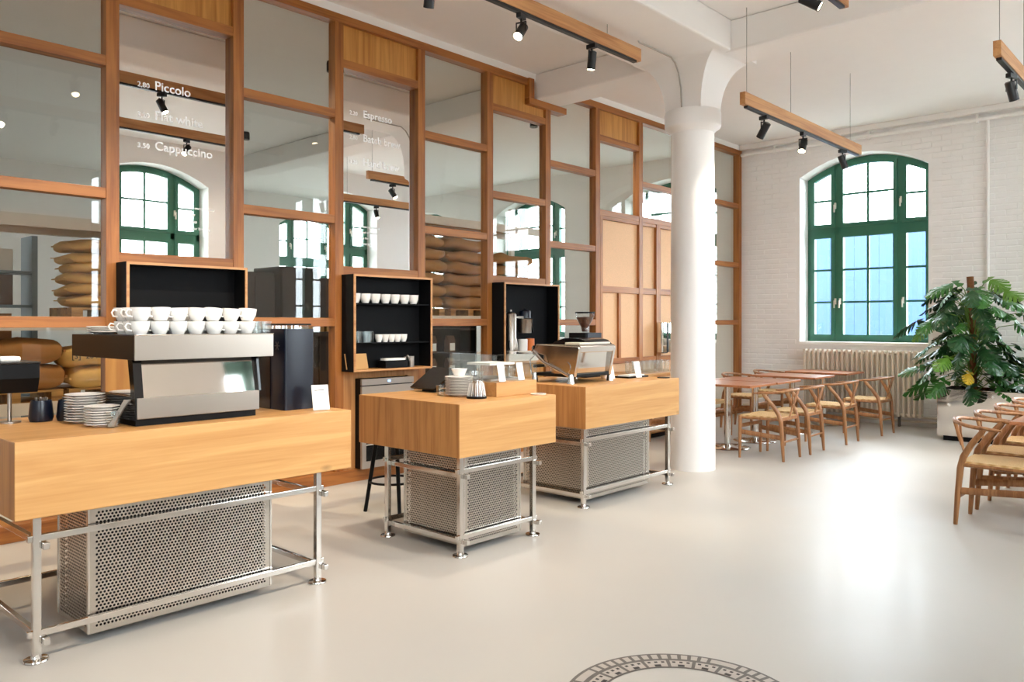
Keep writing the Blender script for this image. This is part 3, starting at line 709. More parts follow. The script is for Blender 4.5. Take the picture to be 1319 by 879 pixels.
# grinder
t = thing('coffee_grinder', 'tall navy black coffee grinder box at the end of the near counter', 'grinder', (-4.06, 2.52, T))
MB().rbox(-.14, .13, -.10, .09, 0, .455, .015).build('housing', M['navy'], t, True)
MB().box(-.145, -.02, -.105, -.10, .0, .45).build('front_plate', M['black_gloss'], t)
MB().rbox(-.12, .11, -.085, .075, .455, .475, .02).build('hopper_base', M['glass_clear'], t, True)
MB().rbox(-.13, .12, -.095, .085, .475, .485, .02).build('lid', M['black'], t, True)
m = MB()
for a in (0, 60, 120): m.box(-.026, .026, -.0025, .0025, 0, .001); m.v[-8:] = [(x * cos(R(a)) - y * sin(R(a)), x * sin(R(a)) + y * cos(R(a)), z) for x, y, z in m.v[-8:]]
m.build('emblem', M['steel'], t, False, 0, (.05, -.1005, .36), (R(90), 0, 0))

def card(label, loc, w=.085, h=.145, rz=0, lines=True, lean=14):
    """white card in a small clear foot, facing +x"""
    t = thing('price_card', label, 'card', loc, rz)
    MB().box(-.0015, .0015, -w / 2, w / 2, 0.004, h).build('card', M['paper'], t, False, 0, (0, 0, 0), (R(0), R(-lean), 0))
    MB().box(-.03, .012, -w * .3, w * .3, 0, .006).build('foot', M['glass_clear'], t)
    if lines:
        for i, (zz, a, b) in enumerate(((.78, -.35, .25), (.70, -.3, .35), (.48, -.1, .3), (.38, -.1, .38))):
            MB().box(.0016, .0020, a * w, b * w, h * zz, h * zz + (.004 if i == 0 else .0018)).build('print_line', M['ink'], t, False, 0, (0, 0, 0), (0, R(-lean), 0))
    return t
card('white price card standing at the right end of the near counter', (-3.79, 2.565, T), .095, .145, R(-14))

# till tablet on a pole at the left end of counter 1
t = thing('till_stand', 'black till terminal on a steel pole at the left of the near counter', 'till', (-4.46, 1.19, T))
MB().cyl((0, .03, 0), (0, .03, .17), .01, n=12).build('pole', M['steel'], t, True); MB().cyl((0, .03, 0), (0, .03, .008), .05, n=20).build('base', M['steel'], t, True)
p = MB(); p.prism([(-.10, .15), (.08, .15), (.11, .22), (.11, .29), (-.12, .29)], -.10, .13, 'Y'); p.build('terminal', M['black'], t)
MB().box(-.125, .115, -.105, .135, .29, .30).build('screen', M['black_gloss'], t, False, .003); MB().box(-.06, .04, -.02, .07, .30, .325).build('receipt_printer', M['paper'], t, False, .008)

# ------------------------------------------------------------------ counter 2
proto = make_plate('dinner_plate', '', .098, .015); used = []
for i in range(12): place(proto, used, (-3.87, 3.70, T + i * .0105), 0, 'white plate of the stack on the middle counter, %s from below' % ORD[i], 'plate stack on the middle counter')
tag(MB().lathe([(0, .004), (.03, 0), (.034, 0), (.055, .05), (.052, .05), (.03, .006), (0, .006)], 24).build('bowl', M['ceramic'], None, True, 0, (-3.87, 3.70, T + 11 * .0105 + .017)), 'small white bowl on top of the plate stack', 'bowl')
t = thing('carafe', 'ribbed clear glass carafe with a dark base on the middle counter', 'carafe', (-3.67, 3.665, T))
MB().lathe([(.062, .012), (.058, .03), (.044, .10), (.04, .13), (.046, .175), (.044, .175), (.038, .13), (.042, .10), (.056, .03), (.058, .014)], 28).build('glass_body', M['glass_clear'], t, True)
MB().lathe([(0, 0), (.066, 0), (.067, .01), (.06, .014), (0, .014)], 28).build('base_mat', M['black'], t, True)
for i in range(14):
    a = 2 * pi * i / 14; MB().cyl((.0605 * cos(a), .0605 * sin(a), .016), (.0455 * cos(a), .0455 * sin(a), .10), .0022, n=5).build('rib', M['ceramic'], t)
place(make_glass('water_glass', '', .03, .07), [], (-3.99, 3.64, T), 0, 'small glass left of the plate stack on the middle counter')
# tablet stand
t = thing('tablet_stand', 'black tablet on a slanted stand at the back of the middle counter', 'tablet', (-4.27, 3.86, T))
MB().box(-.07, .07, -.08, .08, 0, .012).build('base', M['black'], t, False, .003); p = MB(); p.prism([(-.14, .03), (-.13, .02), (.09, .15), (.08, .165)], -.13, .13, 'X'); p.build('screen', M['black_gloss'], t)
MB().cyl((0, 0, .01), (0, -.01, .09), .015, n=10).build('neck', M['black'], t, True)
# display case on an oak riser
t = thing('display_case', 'glass display case on a pale oak riser, middle counter', 'display case', (-3.62, 4.0, T))
MB().box(-.46, 0, -.20, .205, 0, .095).build('riser', M['oak'], t, False, .003)
for n_, b in (('side_glass', (-.46, 0, -.20, -.196)), ('side_glass', (-.46, 0, .201, .205)), ('back_glass', (-.46, -.456, -.196, .201))):
    MB().box(b[0], b[1], b[2], b[3], .095, .275).build(n_, M['glass_clear'], t)
MB().box(-.47, .005, -.205, .21, .275, .281).build('top_glass', M['glass_clear'], t)
MB().box(-.40, -.10, -.15, .16, .096, .11).build('tray', M['steel'], t); MB().box(-.36, -.14, -.12, .13, .20, .215).build('inner_shelf', M['paper'], t)
for s in (-.11, .12): MB().cyl((-.25, s, .11), (-.25, s, .2), .006, n=8).build('shelf_leg', M['chrome'], t)
card('left of two white price cards leaning on the display case', (-3.63, 3.87, T + .095), .062, .125, 0, False, 12)
card('right of two white price cards leaning on the display case', (-3.63, 4.06, T + .095), .062, .125, 0, False, 12)
proto = make_glass('jar', '', .03, .08); used = []
for i in range(2): place(proto, used, (-3.78, 4.12 + .0 * i - i * .07, T + .111), 0, 'small glass jar inside the display case, %s' % ('right one' if i == 0 else 'left one'), 'jars in the display case')
tag(MB().lathe([(0, 0), (.05, 0), (.056, .008), (.052, .010), (0, .006)], 24).build('coin_dish', M['ceramic'], None, True, 0, (-3.54, 4.13, T)), 'shallow white coin dish at the right corner of the middle counter', 'dish')

# bar stool behind counter 2
t = thing('bar_stool', 'black bar stool with splayed legs behind the middle counter', 'stool', (-4.78, 3.87, 0))
MB().lathe([(0, .62), (.16, .62), (.17, .635), (.165, .655), (0, .66)], 28).build('seat', M['black'], t, True)
for i in range(4):
    a = R(45 + 90 * i + 20); MB().cyl((.21 * cos(a), .21 * sin(a), 0), (.11 * cos(a), .11 * sin(a), .625), .014, .017, 10).build('leg', M['black'], t, True)
MB().tube([(.178 * cos(2 * pi * i / 28), .178 * sin(2 * pi * i / 28), .22) for i in range(28)], .009, 8, closed=True).build('footrest_ring', M['black'], t, True)

# ------------------------------------------------------------------ counter 3: chrome lever-style machine
t = thing('espresso_machine', 'polished chrome espresso machine with curved black top on the far counter', 'coffee machine', (-3.95, 5.30, T))
for x in (-.02, -.40):
    for y in (-.27, .26):
        l = MB().lathe([(0, 0), (.03, 0), (.026, .02), (.022, .05), (.018, .075), (0, .075)], 16, (x, y, 0)); l.build('foot', M['chrome'], t, True)
MB().box(-.44, .0, -.26, .25, .05, .075).build('drip_tray', M['black'], t, False, .004)
p = MB(); p.prism([(-.02, .075), (.01, .25), (-.30, .25), (-.26, .075)], -.22, .22, 'Y'); p.build('body', M['steel_mirror'], t)
for s in (-1, 1):
    p = MB(); a, b = (.22, .255) if s > 0 else (-.255, -.22)
    p.prism([(.0, .05), (.05, .28), (.045, .30), (-.36, .31), (-.47, .25), (-.30, .22), (-.20, .05)], a, b, 'Y'); p.build('side_wing', M['chrome'], t, False, .006)
    MB().tube([(-.02, s * .262, .05), (-.14, s * .265, .10), (-.30, s * .265, .16), (-.42, s * .262, .25)], .014, 10).build('side_bar', M['chrome'], t, True)
p = MB(); p.prism([(.04, .25), (.055, .30), (.04, .312), (-.42, .312), (-.44, .27), (-.30, .25)], -.235, .235, 'Y'); p.build('top_frame', M['chrome'], t, False, .004)
p = MB(); p.prism([(.02, .312), (-.02, .345), (-.10, .362), (-.22, .362), (-.32, .335), (-.36, .312)], -.10, .24, 'Y'); p.build('top_cover', M['black_gloss'], t, True)
MB().box(-.12, .03, -.22, .20, .314, .33).build('cup_rail', M['rack_white'], t, False, .003)
MB().box(-.46, -.30, -.23, .23, .22, .30).build('control_box', M['black_gloss'], t, False, .006)
for y in (-.13, .12):
    g = MB().lathe([(0, .12), (.036, .12), (.04, .16), (.04, .235), (0, .235)], 18, (-.37, y, 0)).build('group_head', M['chrome'], t, True)
    MB().cyl((-.39, y, .13), (-.53, y, .12), .012, .015, 8).build('portafilter', M['black'], g, True)
for y in (-.20, .20): MB().lathe([(0, -.02), (.024, -.018), (.03, 0), (.024, .018), (0, .02)], 14, (-.46, y, .275)).build('steam_knob', M['chrome'], t, True)
MB().tube([(-.40, -.245, .24), (-.43, -.30, .18), (-.40, -.31, .06)], .006, 8).build('steam_wand', M['chrome'], t, True)
MB().cyl((-.08, -.2205, .13), (-.08, -.262, .13), .045, n=20).build('gauge', M['chrome'], t, True)

t = thing('hopper_grinder', 'coffee grinder with a bean filled clear hopper behind the chrome machine', 'grinder', (-4.40, 5.78, T))
MB().rbox(-.10, .10, -.12, .13, 0, .40, .02).build('housing', M['black'], t, True)
MB().box(.10, .108, -.10, .10, .36, .395).build('button_panel', M['navy'], t)
MB().lathe([(.03, .40), (.04, .44), (.035, .45), (.07, .51), (.085, .545), (.085, .575)], 24).build('hopper', M['glass_clear'], t, True)
MB().lathe([(0, .41), (.028, .41), (.034, .45), (.066, .51), (.078, .54), (0, .548)], 24).build('beans', M['beans'], t, True)
MB().lathe([(0, .575), (.09, .575), (.09, .588), (0, .59)], 24).build('lid', M['black'], t, True)
card('white price card upright on the far counter near the column', (-3.95, 5.98, T), .075, .15, R(-8), False)
card('white card tucked behind the chrome machine foot', (-4.03, 5.69, T), .06, .14, R(-8), False)
t = thing('slate_tray', 'black tray with white napkins behind the upright card', 'tray', (-4.06, 6.02, T)); MB().box(-.08, .08, -.16, .16, 0, .014).build('tray', M['black'], t, False, .003); MB().box(-.06, .06, -.12, .12, .014, .024).build('napkin', M['paper'], t)
tag(MB().lathe([(0, 0), (.055, 0), (.057, .006), (0, .007)], 24).build('black_coaster', M['black'], None, True, 0, (-3.80, 6.14, T)), 'round black coaster at the column end of the far counter', 'coaster')
t = thing('back_bar', 'low wooden back bar cabinet against the boarded doors behind the far counter', 'cabinet', (-5.58, 8.62, 0))
MB().box(-.26, .24, -.66, .66, .06, .77).build('body', M['oak_end'], t, False, .004); MB().box(-.24, .20, -.62, .62, 0, .06).build('plinth', M['black'], t)
MB().box(-.26, .26, -.68, .68, .77, .80).build('top', M['oak'], t, False, .003)
for i in range(3): d_ = MB().box(.24, .258, -.65 + i * .435, -.65 + i * .435 + .43, .08, .75).build('door', M['chip'], t, False, .003); MB().box(.258, .27, -.45 + i * .435, -.43 + i * .435, .60, .70).build('handle', M['steel'], d_)
proto = make_glass('drinking_glass', '', .036, .15); used = []
for r in range(2):
    for i in range(8): place(proto, used, (-5.43 - r * .10, 8.12 + i * .105, .80), 0, 'clear drinking glass on the back bar, %s row, %s from the left' % (('front', 'rear')[r], ORD[i]), 'glasses lined up on the back bar')
proto = make_cup('stacked_cup', '', 'cup', .036, .06, False); used = []
for i in range(2): place(proto, used, (-4.16, 5.74, T + i * .058), 0, 'small white cup beside the chrome machine, %s one of two' % ('lower', 'upper')[i], 'cups by the chrome machine')

# ------------------------------------------------------------------ wishbone chairs
def make_chair(name):
    t = thing(name, '', 'chair'); W = M['chair_wood']
    for s in (-1, 1):
        MB().tube([(s * .245, .215, 0), (s * .243, .213, .22), (s * .24, .21, .445)], [.013, .019, .02], 10).build('leg', W, t, True)
        MB().tube([(s * .205, -.245, 0), (s * .203, -.232, .20), (s * .20, -.215, .40), (s * .208, -.195, .48), (s * .235, -.14, .575), (s * .262, -.075, .66), (s * .268, -.055, .69)], [.014, .02, .023, .023, .021, .019, .017], 10).build('leg', W, t, True)
        MB().tube([(s * .24, .21, .275), (s * .203, -.225, .24)], .0115, 8, flat=2.1).build('stretcher', W, t, True)
        MB().tube([(s * .205, -.21, .425), (s * .24, .21, .425)], .014, 8).build('seat_rail', W, t, True)
    MB().tube([(-.24, .21, .335), (.24, .21, .335)], .0115, 8, flat=1.9).build('stretcher', W, t, True)
    MB().tube([(-.2, -.228, .195), (.2, -.228, .195)], .011, 8).build('stretcher', W, t, True)
    MB().box(-.20, .20, -.226, -.206, .41, .445).build('seat_rail', W, t, False, .003)
    pts = [(-.272, .05, .688), (-.275, -.02, .692)]
    for i in range(13):
        a = pi + pi * i / 12; pts.append((.272 * cos(a), -.045 + .245 * sin(a), .697 + .03 * (-sin(a)) ** 2))
    pts += [(.275, -.02, .692), (.272, .05, .688)]
    MB().tube(pts, [.009] + [.017] * (len(pts) - 2) + [.009], 10, flat=.8).build('top_bow', W, t, True)
    sp = MB(); sp.tube([(0, -.215, .42), (0, -.24, .50), (0, -.257, .575)], [.009, .008, .009], 8, flat=2.6)
    for s in (-1, 1): sp.tube([(s * .006, -.25, .54), (s * .03, -.268, .62), (s * .075, -.281, .722)], [.0075, .0075, .0085], 8, flat=2.0)
    sp.build('splat', W, t, True)
    n = 8; vs = []; fs = []
    for j in range(n + 1):
        v = j / n; y = -.212 + .425 * v; hw = .205 + .04 * v
        for i in range(n + 1):
            u = i / n * 2 - 1; dip = .014 * (1 - u * u) * (1 - (2 * v - 1) ** 2)
            vs.append((u * hw, y, .452 - dip))
    m1 = n + 1
    for j in range(n):
        for i in range(n): fs.append((j * m1 + i, j * m1 + i + 1, (j + 1) * m1 + i + 1, (j + 1) * m1 + i))
    b = len(vs)
    for j in range(n + 1):
        v = j / n; y = -.212 + .425 * v; hw = .205 + .04 * v
        for i in range(n + 1): vs.append(((i / n * 2 - 1) * hw, y, .418))
    for j in range(n):
        for i in range(n): fs.append((b + j * m1 + i, b + (j + 1) * m1 + i, b + (j + 1) * m1 + i + 1, b + j * m1 + i + 1))
    rim = [i for i in range(m1)] + [j * m1 + n for j in range(1, m1)] + [n * m1 + i for i in range(n - 1, -1, -1)] + [j * m1 for j in range(n - 1, 0, -1)]
    for a, c in zip(rim, rim[1:] + rim[:1]): fs.append((a, b + a, b + c, c))
    MB().add(vs, fs).build('seat', M['cord'], t, True)
    return t
chair = make_chair('wishbone_chair'); used = []
CF = 'wishbone chairs at the tables by the partition'; CR = 'wishbone chairs at the street side tables'
for i, (y, x) in enumerate(((8.07, -3.70), (8.68, -3.68), (9.65, -3.645), (10.70, -3.57))):
    place(chair, used, (x, y, 0), R(90 + (0, 2, 1, -2)[i]), 'wishbone chair with its back to the open floor, %s from the column' % ORD[i], CF)
for i, y in enumerate((8.33, 9.05, 10.10, 11.05)):
    place(chair, used, (-4.98, y, 0), R(-90), 'wishbone chair against the partition side of the tables, %s from the column' % ORD[i], CF)
for i, y in enumerate((6.46, 7.07, 7.75, 8.45)):
    place(chair, used, (-1.25, y, 0), R(-90), 'wishbone chair at the right edge of the room, %s from the camera' % ORD[i], CR)

# ------------------------------------------------------------------ cafe tables
def make_table(name):
    t = thing(name, '', 'table')
    MB().box(-.43, .43, -.325, .325, .715, .74).build('table_top', M['table_wood'], t, False, .004)
    MB().cyl((0, 0, .02), (0, 0, .70), .038, n=24).build('column', M['chrome'], t, True)
    MB().lathe([(0, 0), (.25, 0), (.255, .006), (.24, .014), (.10, .022), (.05, .04), (0, .04)], 36).build('base', M['chrome'], t, True)
    MB().box(-.2, .2, -.05, .05, .70, .715).build('top_plate', M['black'], t)
    return t
table = make_table('cafe_table'); used = []
for i, y in enumerate((8.36, 9.05, 10.12, 11.2)):
    place(table, used, (-4.33, y, 0), 0, 'oblong wooden cafe table on a chrome pedestal, %s from the column' % ORD[i], 'tables by the partition')
for i, y in enumerate((6.70, 7.42, 8.14)):
    place(table, used, (-.76, y, 0), 0, 'wooden cafe table at the right edge of the room, %s from the camera' % ORD[i], 'tables on the street side')

# ------------------------------------------------------------------ radiator
rad = thing('radiator', 'cream ribbed radiator under the arched green window', 'radiator', (-4.77, BY - .17, .0))
s = MB()
for y in (-.045, .045): s.tube([(0, y, .15), (0, y, .17), (0, y, 1.0), (0, y, 1.03)], [.012, .017, .017, .012], 8)
s.box(-.014, .014, -.06, .06, .14, .19); s.box(-.014, .014, -.06, .06, .98, 1.035)
f0 = s.build('section', M['radiator'], rad, True)
for i in range(1, 24):
    o = f0.copy(); COL.objects.link(o); o.parent = rad; o.location = (i * .0685, 0, 0)
for z in (.165, 1.005): MB().cyl((-.03, 0, z), (23 * .0685 + .03, 0, z), .018, n=8).build('header_tube', M['radiator'], rad, True)
for x in (.25, 1.3): MB().box(x - .01, x + .01, -.03, .03, 0, .15).build('foot', M['pot_grey'], rad)

# ------------------------------------------------------------------ planter and plants
t = thing('steel_planter', 'polished steel planter trough on a dark plinth by the brick wall', 'planter', (-2.74, 10.62, 0))
MB().box(.06, 1.64, .04, .60, 0, .06).build('plinth', M['black'], t)
m = MB(); m.box(0, 1.70, 0, .012, .06, .62); m.box(0, 1.70, .628, .64, .06, .62); m.box(0, .012, .012, .628, .06, .62); m.box(1.688, 1.70, .012, .628, .06, .62); m.box(.012, 1.688, .012, .628, .06, .075)
m.build('trough', M['steel_mirror'], t, False, .004)
MB().box(.012, 1.688, .012, .628, .50, .56).build('soil', M['soil'], t)

def leaf_mesh(seed, lobes=6, droop=.25, width=.85):
    """split monstera leaf: midrib along +y, unit length"""
    r = random.Random(seed); mb = MB()
    def edge(t): return width * .5 * (sin(pi * min(1, (t * .92 + .10))) ** .6) * (1 - .25 * t)
    def zz(x, y): return -.22 * y * y * droop * 2 - .55 * x * x * 1.1 + .02 * sin(12 * y)
    for s in (-1, 1):
        mid = [(0, -.02)]
        for i in range(lobes):
            a, b = i / lobes, (i + 1) / lobes
            gap = .028 if i else 0
            ta, tb = a, b
            oa, ob = a + .13 + gap * .6, b + .15 - gap
            ea, eb = edge(a + .03), edge(min(1, b))
            if i == 0:
                mb.add([(0, 0, 0), (s * ea * .55, -.14, zz(ea * .55, 0) - .01), (s * ea * .95, -.03, zz(ea * .95, 0)), (s * ea * 1.05, .12, zz(ea, .1)), (0, b, zz(0, b))], [(0, 1, 2, 3, 4)])
                continue
            inn = .22
            p0 = (0, ta, zz(0, ta)); p1 = (0, tb, zz(0, tb))
            q0 = (s * ea * inn, ta + .04, zz(ea * inn, ta)); q1 = (s * eb * inn, tb + .04, zz(eb * inn, tb))
            m0 = (s * ea * .65, oa, zz(ea * .65, oa)); m1 = (s * eb * .65 + 0, ob - .01, zz(eb * .65, ob))
            e0 = (s * ea * 1.0, oa + .10, zz(ea, oa) - .02); e1 = (s * eb * .97, ob + .035, zz(eb, ob) - .02)
            mb.add([p0, q0, q1, p1, m0, m1, e0, e1], [(0, 1, 2, 3), (1, 4, 5, 2), (4, 6, 7, 5)])
    me_v = []
    for v in mb.v: me_v.append((v[0], v[1], v[2]))
    mb.v = me_v
    return mb
leaf_protos = []
for i in range(4):
    mb = leaf_mesh(i, 6 + i % 2, .2 + .15 * i, .8 + .06 * i); me = bpy.data.meshes.new('leaf'); me.from_pydata(mb.v, [], mb.f); me.update()
    leaf_protos.append(me)
def leaf_var(me, mat):
    m2 = me.copy(); m2.materials.append(M[mat]); return m2
LV = {(i, k): leaf_var(me, k) for i, me in enumerate(leaf_protos) for k in ('leaf', 'leaf_light', 'leaf_dark', 'leaf_yellow')}
def add_leaf(parent, base, tip_dir, size, roll, mat, idx):
    y = Vector(tip_dir).normalized(); z = Vector((0, 0, 1)); 
    if abs(y.z) > .95: z = Vector((1, 0, 0))
    x = y.cross(z).normalized(); z = x.cross(y)
    rot = Matrix((x, y, z)).transposed().to_4x4(); rot = Matrix.Translation(base) @ rot @ Matrix.Rotation(roll, 4, 'Y') @ Matrix.Scale(size, 4)
    o = bpy.data.objects.new('leaf', LV[(idx, mat)]); COL.objects.link(o); o.parent = parent; o.matrix_local = rot
    return o
rl = random.Random(11)
pl = thing('monstera_plant', 'large split leaf monstera climbing a moss pole in the steel planter', 'plant', (-2.42, 10.92, .56))
MB().tube([(0, 0, -.05), (.005, 0, .7), (-.03, 0, 1.42)], .04, 12).build('moss_pole', M['moss'], pl, True)
for i in range(104):
    hz = .02 + 1.30 * ((i + .5) / 104) ** .9; a = i * 2.399 + rl.uniform(-.3, .3)
    reach = (.14 + .42 * rl.random()) * (1.10 - .22 * hz / 1.3)
    if cos(a) < 0: reach *= 1.05
    st = Vector((.02 * cos(a), .02 * sin(a), hz * .75)); en = Vector((reach * cos(a), reach * sin(a) * .75 - .05, hz + .10 * rl.random()))
    mid = (st + en) / 2 + Vector((0, 0, .10))
    MB().tube([st, mid, en], [.007, .006, .005], 6).build('stem', M['stem'], pl, True)
    face = Vector((cos(a), sin(a) * .8 - .25, -.25 - .55 * rl.random()))
    mt = rl.choices(('leaf', 'leaf_light', 'leaf_dark', 'leaf_yellow'), (5, .8, 6, .03))[0]
    add_leaf(pl, en, face, .20 + .17 * rl.random(), rl.uniform(-.7, .7), mt, rl.randrange(4))
p2 = thing('bushy_plant', 'dark leafed bushy plant at the right end of the steel planter', 'plant', (-1.72, 10.90, .56))
for i in range(34):
    a = i * 2.399; el = .35 + .9 * rl.random(); r_ = .10 + .20 * rl.random()
    en = Vector((r_ * cos(a), r_ * sin(a) * .8, .08 + .32 * rl.random()))
    MB().tube([(0, 0, -.03), en * .6 + Vector((0, 0, .08)), en], .005, 6).build('stem', M['stem'], p2, True)
    add_leaf(p2, en, (cos(a), sin(a) - .2, .5 - rl.random()), .20 + .10 * rl.random(), rl.uniform(-.6, .6), rl.choices(('leaf_dark', 'leaf', 'leaf_light'), (6, 3, .8))[0], rl.randrange(4))

# ------------------------------------------------------------------ floor emblem (ring of printed blocks set into the floor)
em = struct_root('floor_emblem', (-1.53, 2.62, 0))
def ring(r0, r1, a0, a1, z, n):
    vs = []; fs = []
    for i in range(n + 1):
        a = a0 + (a1 - a0) * i / n; vs += [(r0 * cos(a), r0 * sin(a), z), (r1 * cos(a), r1 * sin(a), z)]
    for i in range(n): fs.append((2 * i, 2 * i + 1, 2 * i + 3, 2 * i + 2))
    return MB().add(vs, fs)
M['emblem_grey'] = plain('emblem_grey', '#5f5955', 0.5, var=0.12, vscale=30)
M['emblem_pale'] = plain('emblem_pale', '#b3aaa2', 0.5, var=0.08, vscale=30)
ring(.315, .455, 0, 2 * pi, .0012, 96).build('ring_band', M['emblem_grey'], em)
for i in range(22):
    a = 2 * pi * i / 22
    blk = ring(.325, .385, a + .02, a + 2 * pi / 22 - .02, .0022, 6).build('house_block', M['emblem_pale'], em)
    w_ = MB()
    for q in (.22, .5, .78):
        aa = a + 2 * pi / 22 * q; w_.add(*[(lambda b: (b.v, b.f))(ring(.360, .374, aa - .018, aa + .018, .0030, 2))][0])
    aa = a + 2 * pi / 22 * .5; b = ring(.326, .345, aa - .04, aa + .04, .0030, 4); w_.add(b.v, b.f)
    w_.build('block_print', M['ink'], blk)
for i in range(64):
    if i % 16 in (0, 1, 2): continue
    a = 2 * pi * i / 64
    ring(.402, .442, a + .014, a + 2 * pi / 64 - .022, .0022, 3).build('ring_letter', M['emblem_pale'], em)
for q in range(4):
    a = 2 * pi * q / 4; ring(.405, .44, a + .01, a + 2 * pi * 3 / 64 - .02, .0022, 6).build('ring_plate', M['emblem_pale'], em)

# ------------------------------------------------------------------ track lights
def spot_head(parent, y, tilt, yaw, power, name='spot'):
    """adaptor, yoke, can, lens and its own lamp, hanging below the track at local y"""
    h = bpy.data.objects.new(name, None); COL.objects.link(h); h.parent = parent; h.location = (0, y, -.075); h.rotation_euler = (0, 0, yaw); h.empty_display_size = .05
    MB().box(-.02, .02, -.045, .045, -.035, 0).build('adaptor', M['track'], h, False, .003)
    y_ = MB(); y_.cyl((0, 0, -.035), (0, 0, -.06), .008, n=8); y_.box(-.042, .042, -.006, .006, -.066, -.058); y_.box(-.042, -.037, -.006, .006, -.13, -.058); y_.box(.037, .042, -.006, .006, -.13, -.058)
    y_.build('yoke', M['track'], h)
    ax, dz = tilt, -.125
    d = Vector((0, sin(ax), -cos(ax))); c = Vector((0, 0, dz))
    m = MB(); m.tube([c - d * .065, c - d * .06, c + d * .07, c + d * .085], [.028, .035, .035, .0355], 20, caps=False); m.tube([c - d * .065, c - d * .064], [.028, .001], 20, caps=False)
    m.tube([c + d * .085, c + d * .078], [.0355, .031], 20, caps=False)
    m.build('can', M['track'], h, True)
    e = c + d * .078; lm = MB(); lm.tube([e, e + d * .001], [.031, .0305], 20, caps=True); lm.build('lens', M['bulb'], h, True)
    l = bpy.data.lights.new('spot_lamp', 'SPOT'); l.energy = power; l.color = (1.0, .86, .70); l.spot_size = R(75); l.spot_blend = .7; l.shadow_soft_size = .03
    lo = bpy.data.objects.new('spot_lamp', l); COL.objects.link(lo); lo.parent = h; lo.location = e + d * .02
    lo.rotation_euler = d.to_track_quat('-Z', 'Y').to_euler()
    return h
def track(label, x, y0, y1, z, heads, hang=None, power=60):
    t = thing('track_light', label, 'track light', (x, y0, z), 0, 'wooden track light bars')
    L = y1 - y0
    MB().box(-.026, .026, 0, L, -.055, .055).build('timber_bar', M['track_wood'], t, False, .002)
    MB().box(-.018, .018, .06, L - .06, -.075, -.05).build('track_rail', M['track'], t)
    for yy in ([.08, L * .35, L * .9] if hang is None else hang):
        MB().cyl((0, yy, .055), (0, yy, CZ - z - .001 if not (-4.38 < x < -3.45 and y0 < 6.7) else SZ - z - .001), .0025, n=6).build('hanger_wire', M['cable'], t)
    for yy, tilt, yaw in heads: spot_head(t, yy - y0, tilt, yaw, power)
    return t
P_ = 55
# the sign of yaw turns the can: 90 aims it at the partition, -90 at the street side
track('long wooden track light bar over the counters, ending near the column', -3.94, 1.2, 5.96, 3.78, [(1.6, .5, R(80)), (2.7, .6, R(100)), (3.5, .5, R(60)), (4.40, .75, R(195)), (5.27, .12, R(90))], power=P_)
track('short wooden track light bar with three spots right of the column', -3.25, 6.55, 9.45, 3.40, [(6.98, .65, R(75)), (7.86, .55, R(185)), (8.93, .45, R(-30))], power=P_ * .6)
track('wooden track light bar at the upper right edge of the picture', -1.32, 6.66, 9.4, 3.42, [(7.15, .45, R(-20)), (8.2, .4, R(90)), (9.0, .6, R(-60))], power=P_ * .6)
track('wooden track light bar over the open floor, seen only in the mirrors', -2.15, 1.0, 5.96, 3.78, [(1.5, .5, R(90)), (2.6, .8, R(120)), (3.6, .6, R(70)), (4.6, .7, R(150)), (2.0, 1.0, R(-90)), (3.1, 1.0, R(-90)), (5.3, 1.0, R(-70))], power=P_)  # heads facing the street side are added to brighten that wall

# ------------------------------------------------------------------ storage room behind the partition
def sack_mesh(seed, lx=.40, ly=.62, lz=.15):
    r = random.Random(seed); n, m = 28, 12; vs = []; fs = []
    ph = [r.uniform(0, 6) for _ in range(6)]
    for j in range(m + 1):
        v = -pi / 2 + pi * j / m
        for i in range(n):
            u = 2 * pi * i / n
            se = lambda c, e: math.copysign(abs(c) ** e, c)
            x = lx / 2 * se(cos(v), .38) * se(cos(u), .38); y = ly / 2 * se(cos(v), .30) * se(sin(u), .38); z = lz / 2 * se(sin(v), .6)
            z *= 1 - .28 * (abs(y) / (ly / 2)) ** 4 - .2 * (abs(x) / (lx / 2)) ** 4
            k = .016 * (sin(11 * x + ph[0]) * sin(9 * y + ph[1]) + .5 * sin(19 * y + ph[2]) + .35 * sin(27 * x + 13 * y + ph[4]))
            vs.append((x + k * .6, y + .012 * sin(7 * x + ph[3]), z + k + lz / 2))
    for j in range(m):
        for i in range(n): fs.append((j * n + i, j * n + (i + 1) % n, (j + 1) * n + (i + 1) % n, (j + 1) * n + i))
    mb = MB().add(vs, fs)
    for s in (-1, 1):                                   # stitched seam lip along each short end
        mb.box(-lx * .40, lx * .40, min(s * ly * .485, s * ly * .515), max(s * ly * .485, s * ly * .515), lz * .46, lz * .54)
    return mb
def sacks(label, group, mat, x, ys, z0, n, lz, seed, ly=.7, lx=.5, n_list=None):
    """columns of stacked sacks; y positions in ys"""
    protos = []
    for ci, y in enumerate(ys):
        cnt = n_list[ci] if n_list else n
        for i in range(cnt):
            o = sack_mesh(seed + ci * 20 + i, lx, ly, lz).build('coffee_sack', M[mat], None, True, 0, (x + random.uniform(-.02, .02), y + random.uniform(-.03, .03), z0 + i * lz * .93), (R(random.uniform(-2, 2)), R(random.uniform(-3, 3)), R(random.uniform(-5, 5))))
            tag(o, label[ci] % ORD[i], 'sack', group)
def pallet(label, x, y, z, lx=.6, ly=.8):
    t = thing('pallet', label, 'pallet', (x, y, z))
    for i in range(5): MB().box(-lx / 2 + i * (lx - .09) / 4, -lx / 2 + i * (lx - .09) / 4 + .09, -ly / 2, ly / 2, .085, .105).build('slat', M['pallet'], t)
    for a in (-1, 0, 1):
        MB().box(-lx / 2, lx / 2, a * (ly / 2 - .05) - .05, a * (ly / 2 - .05) + .05, 0, .085).build('block', M['pallet'], t)
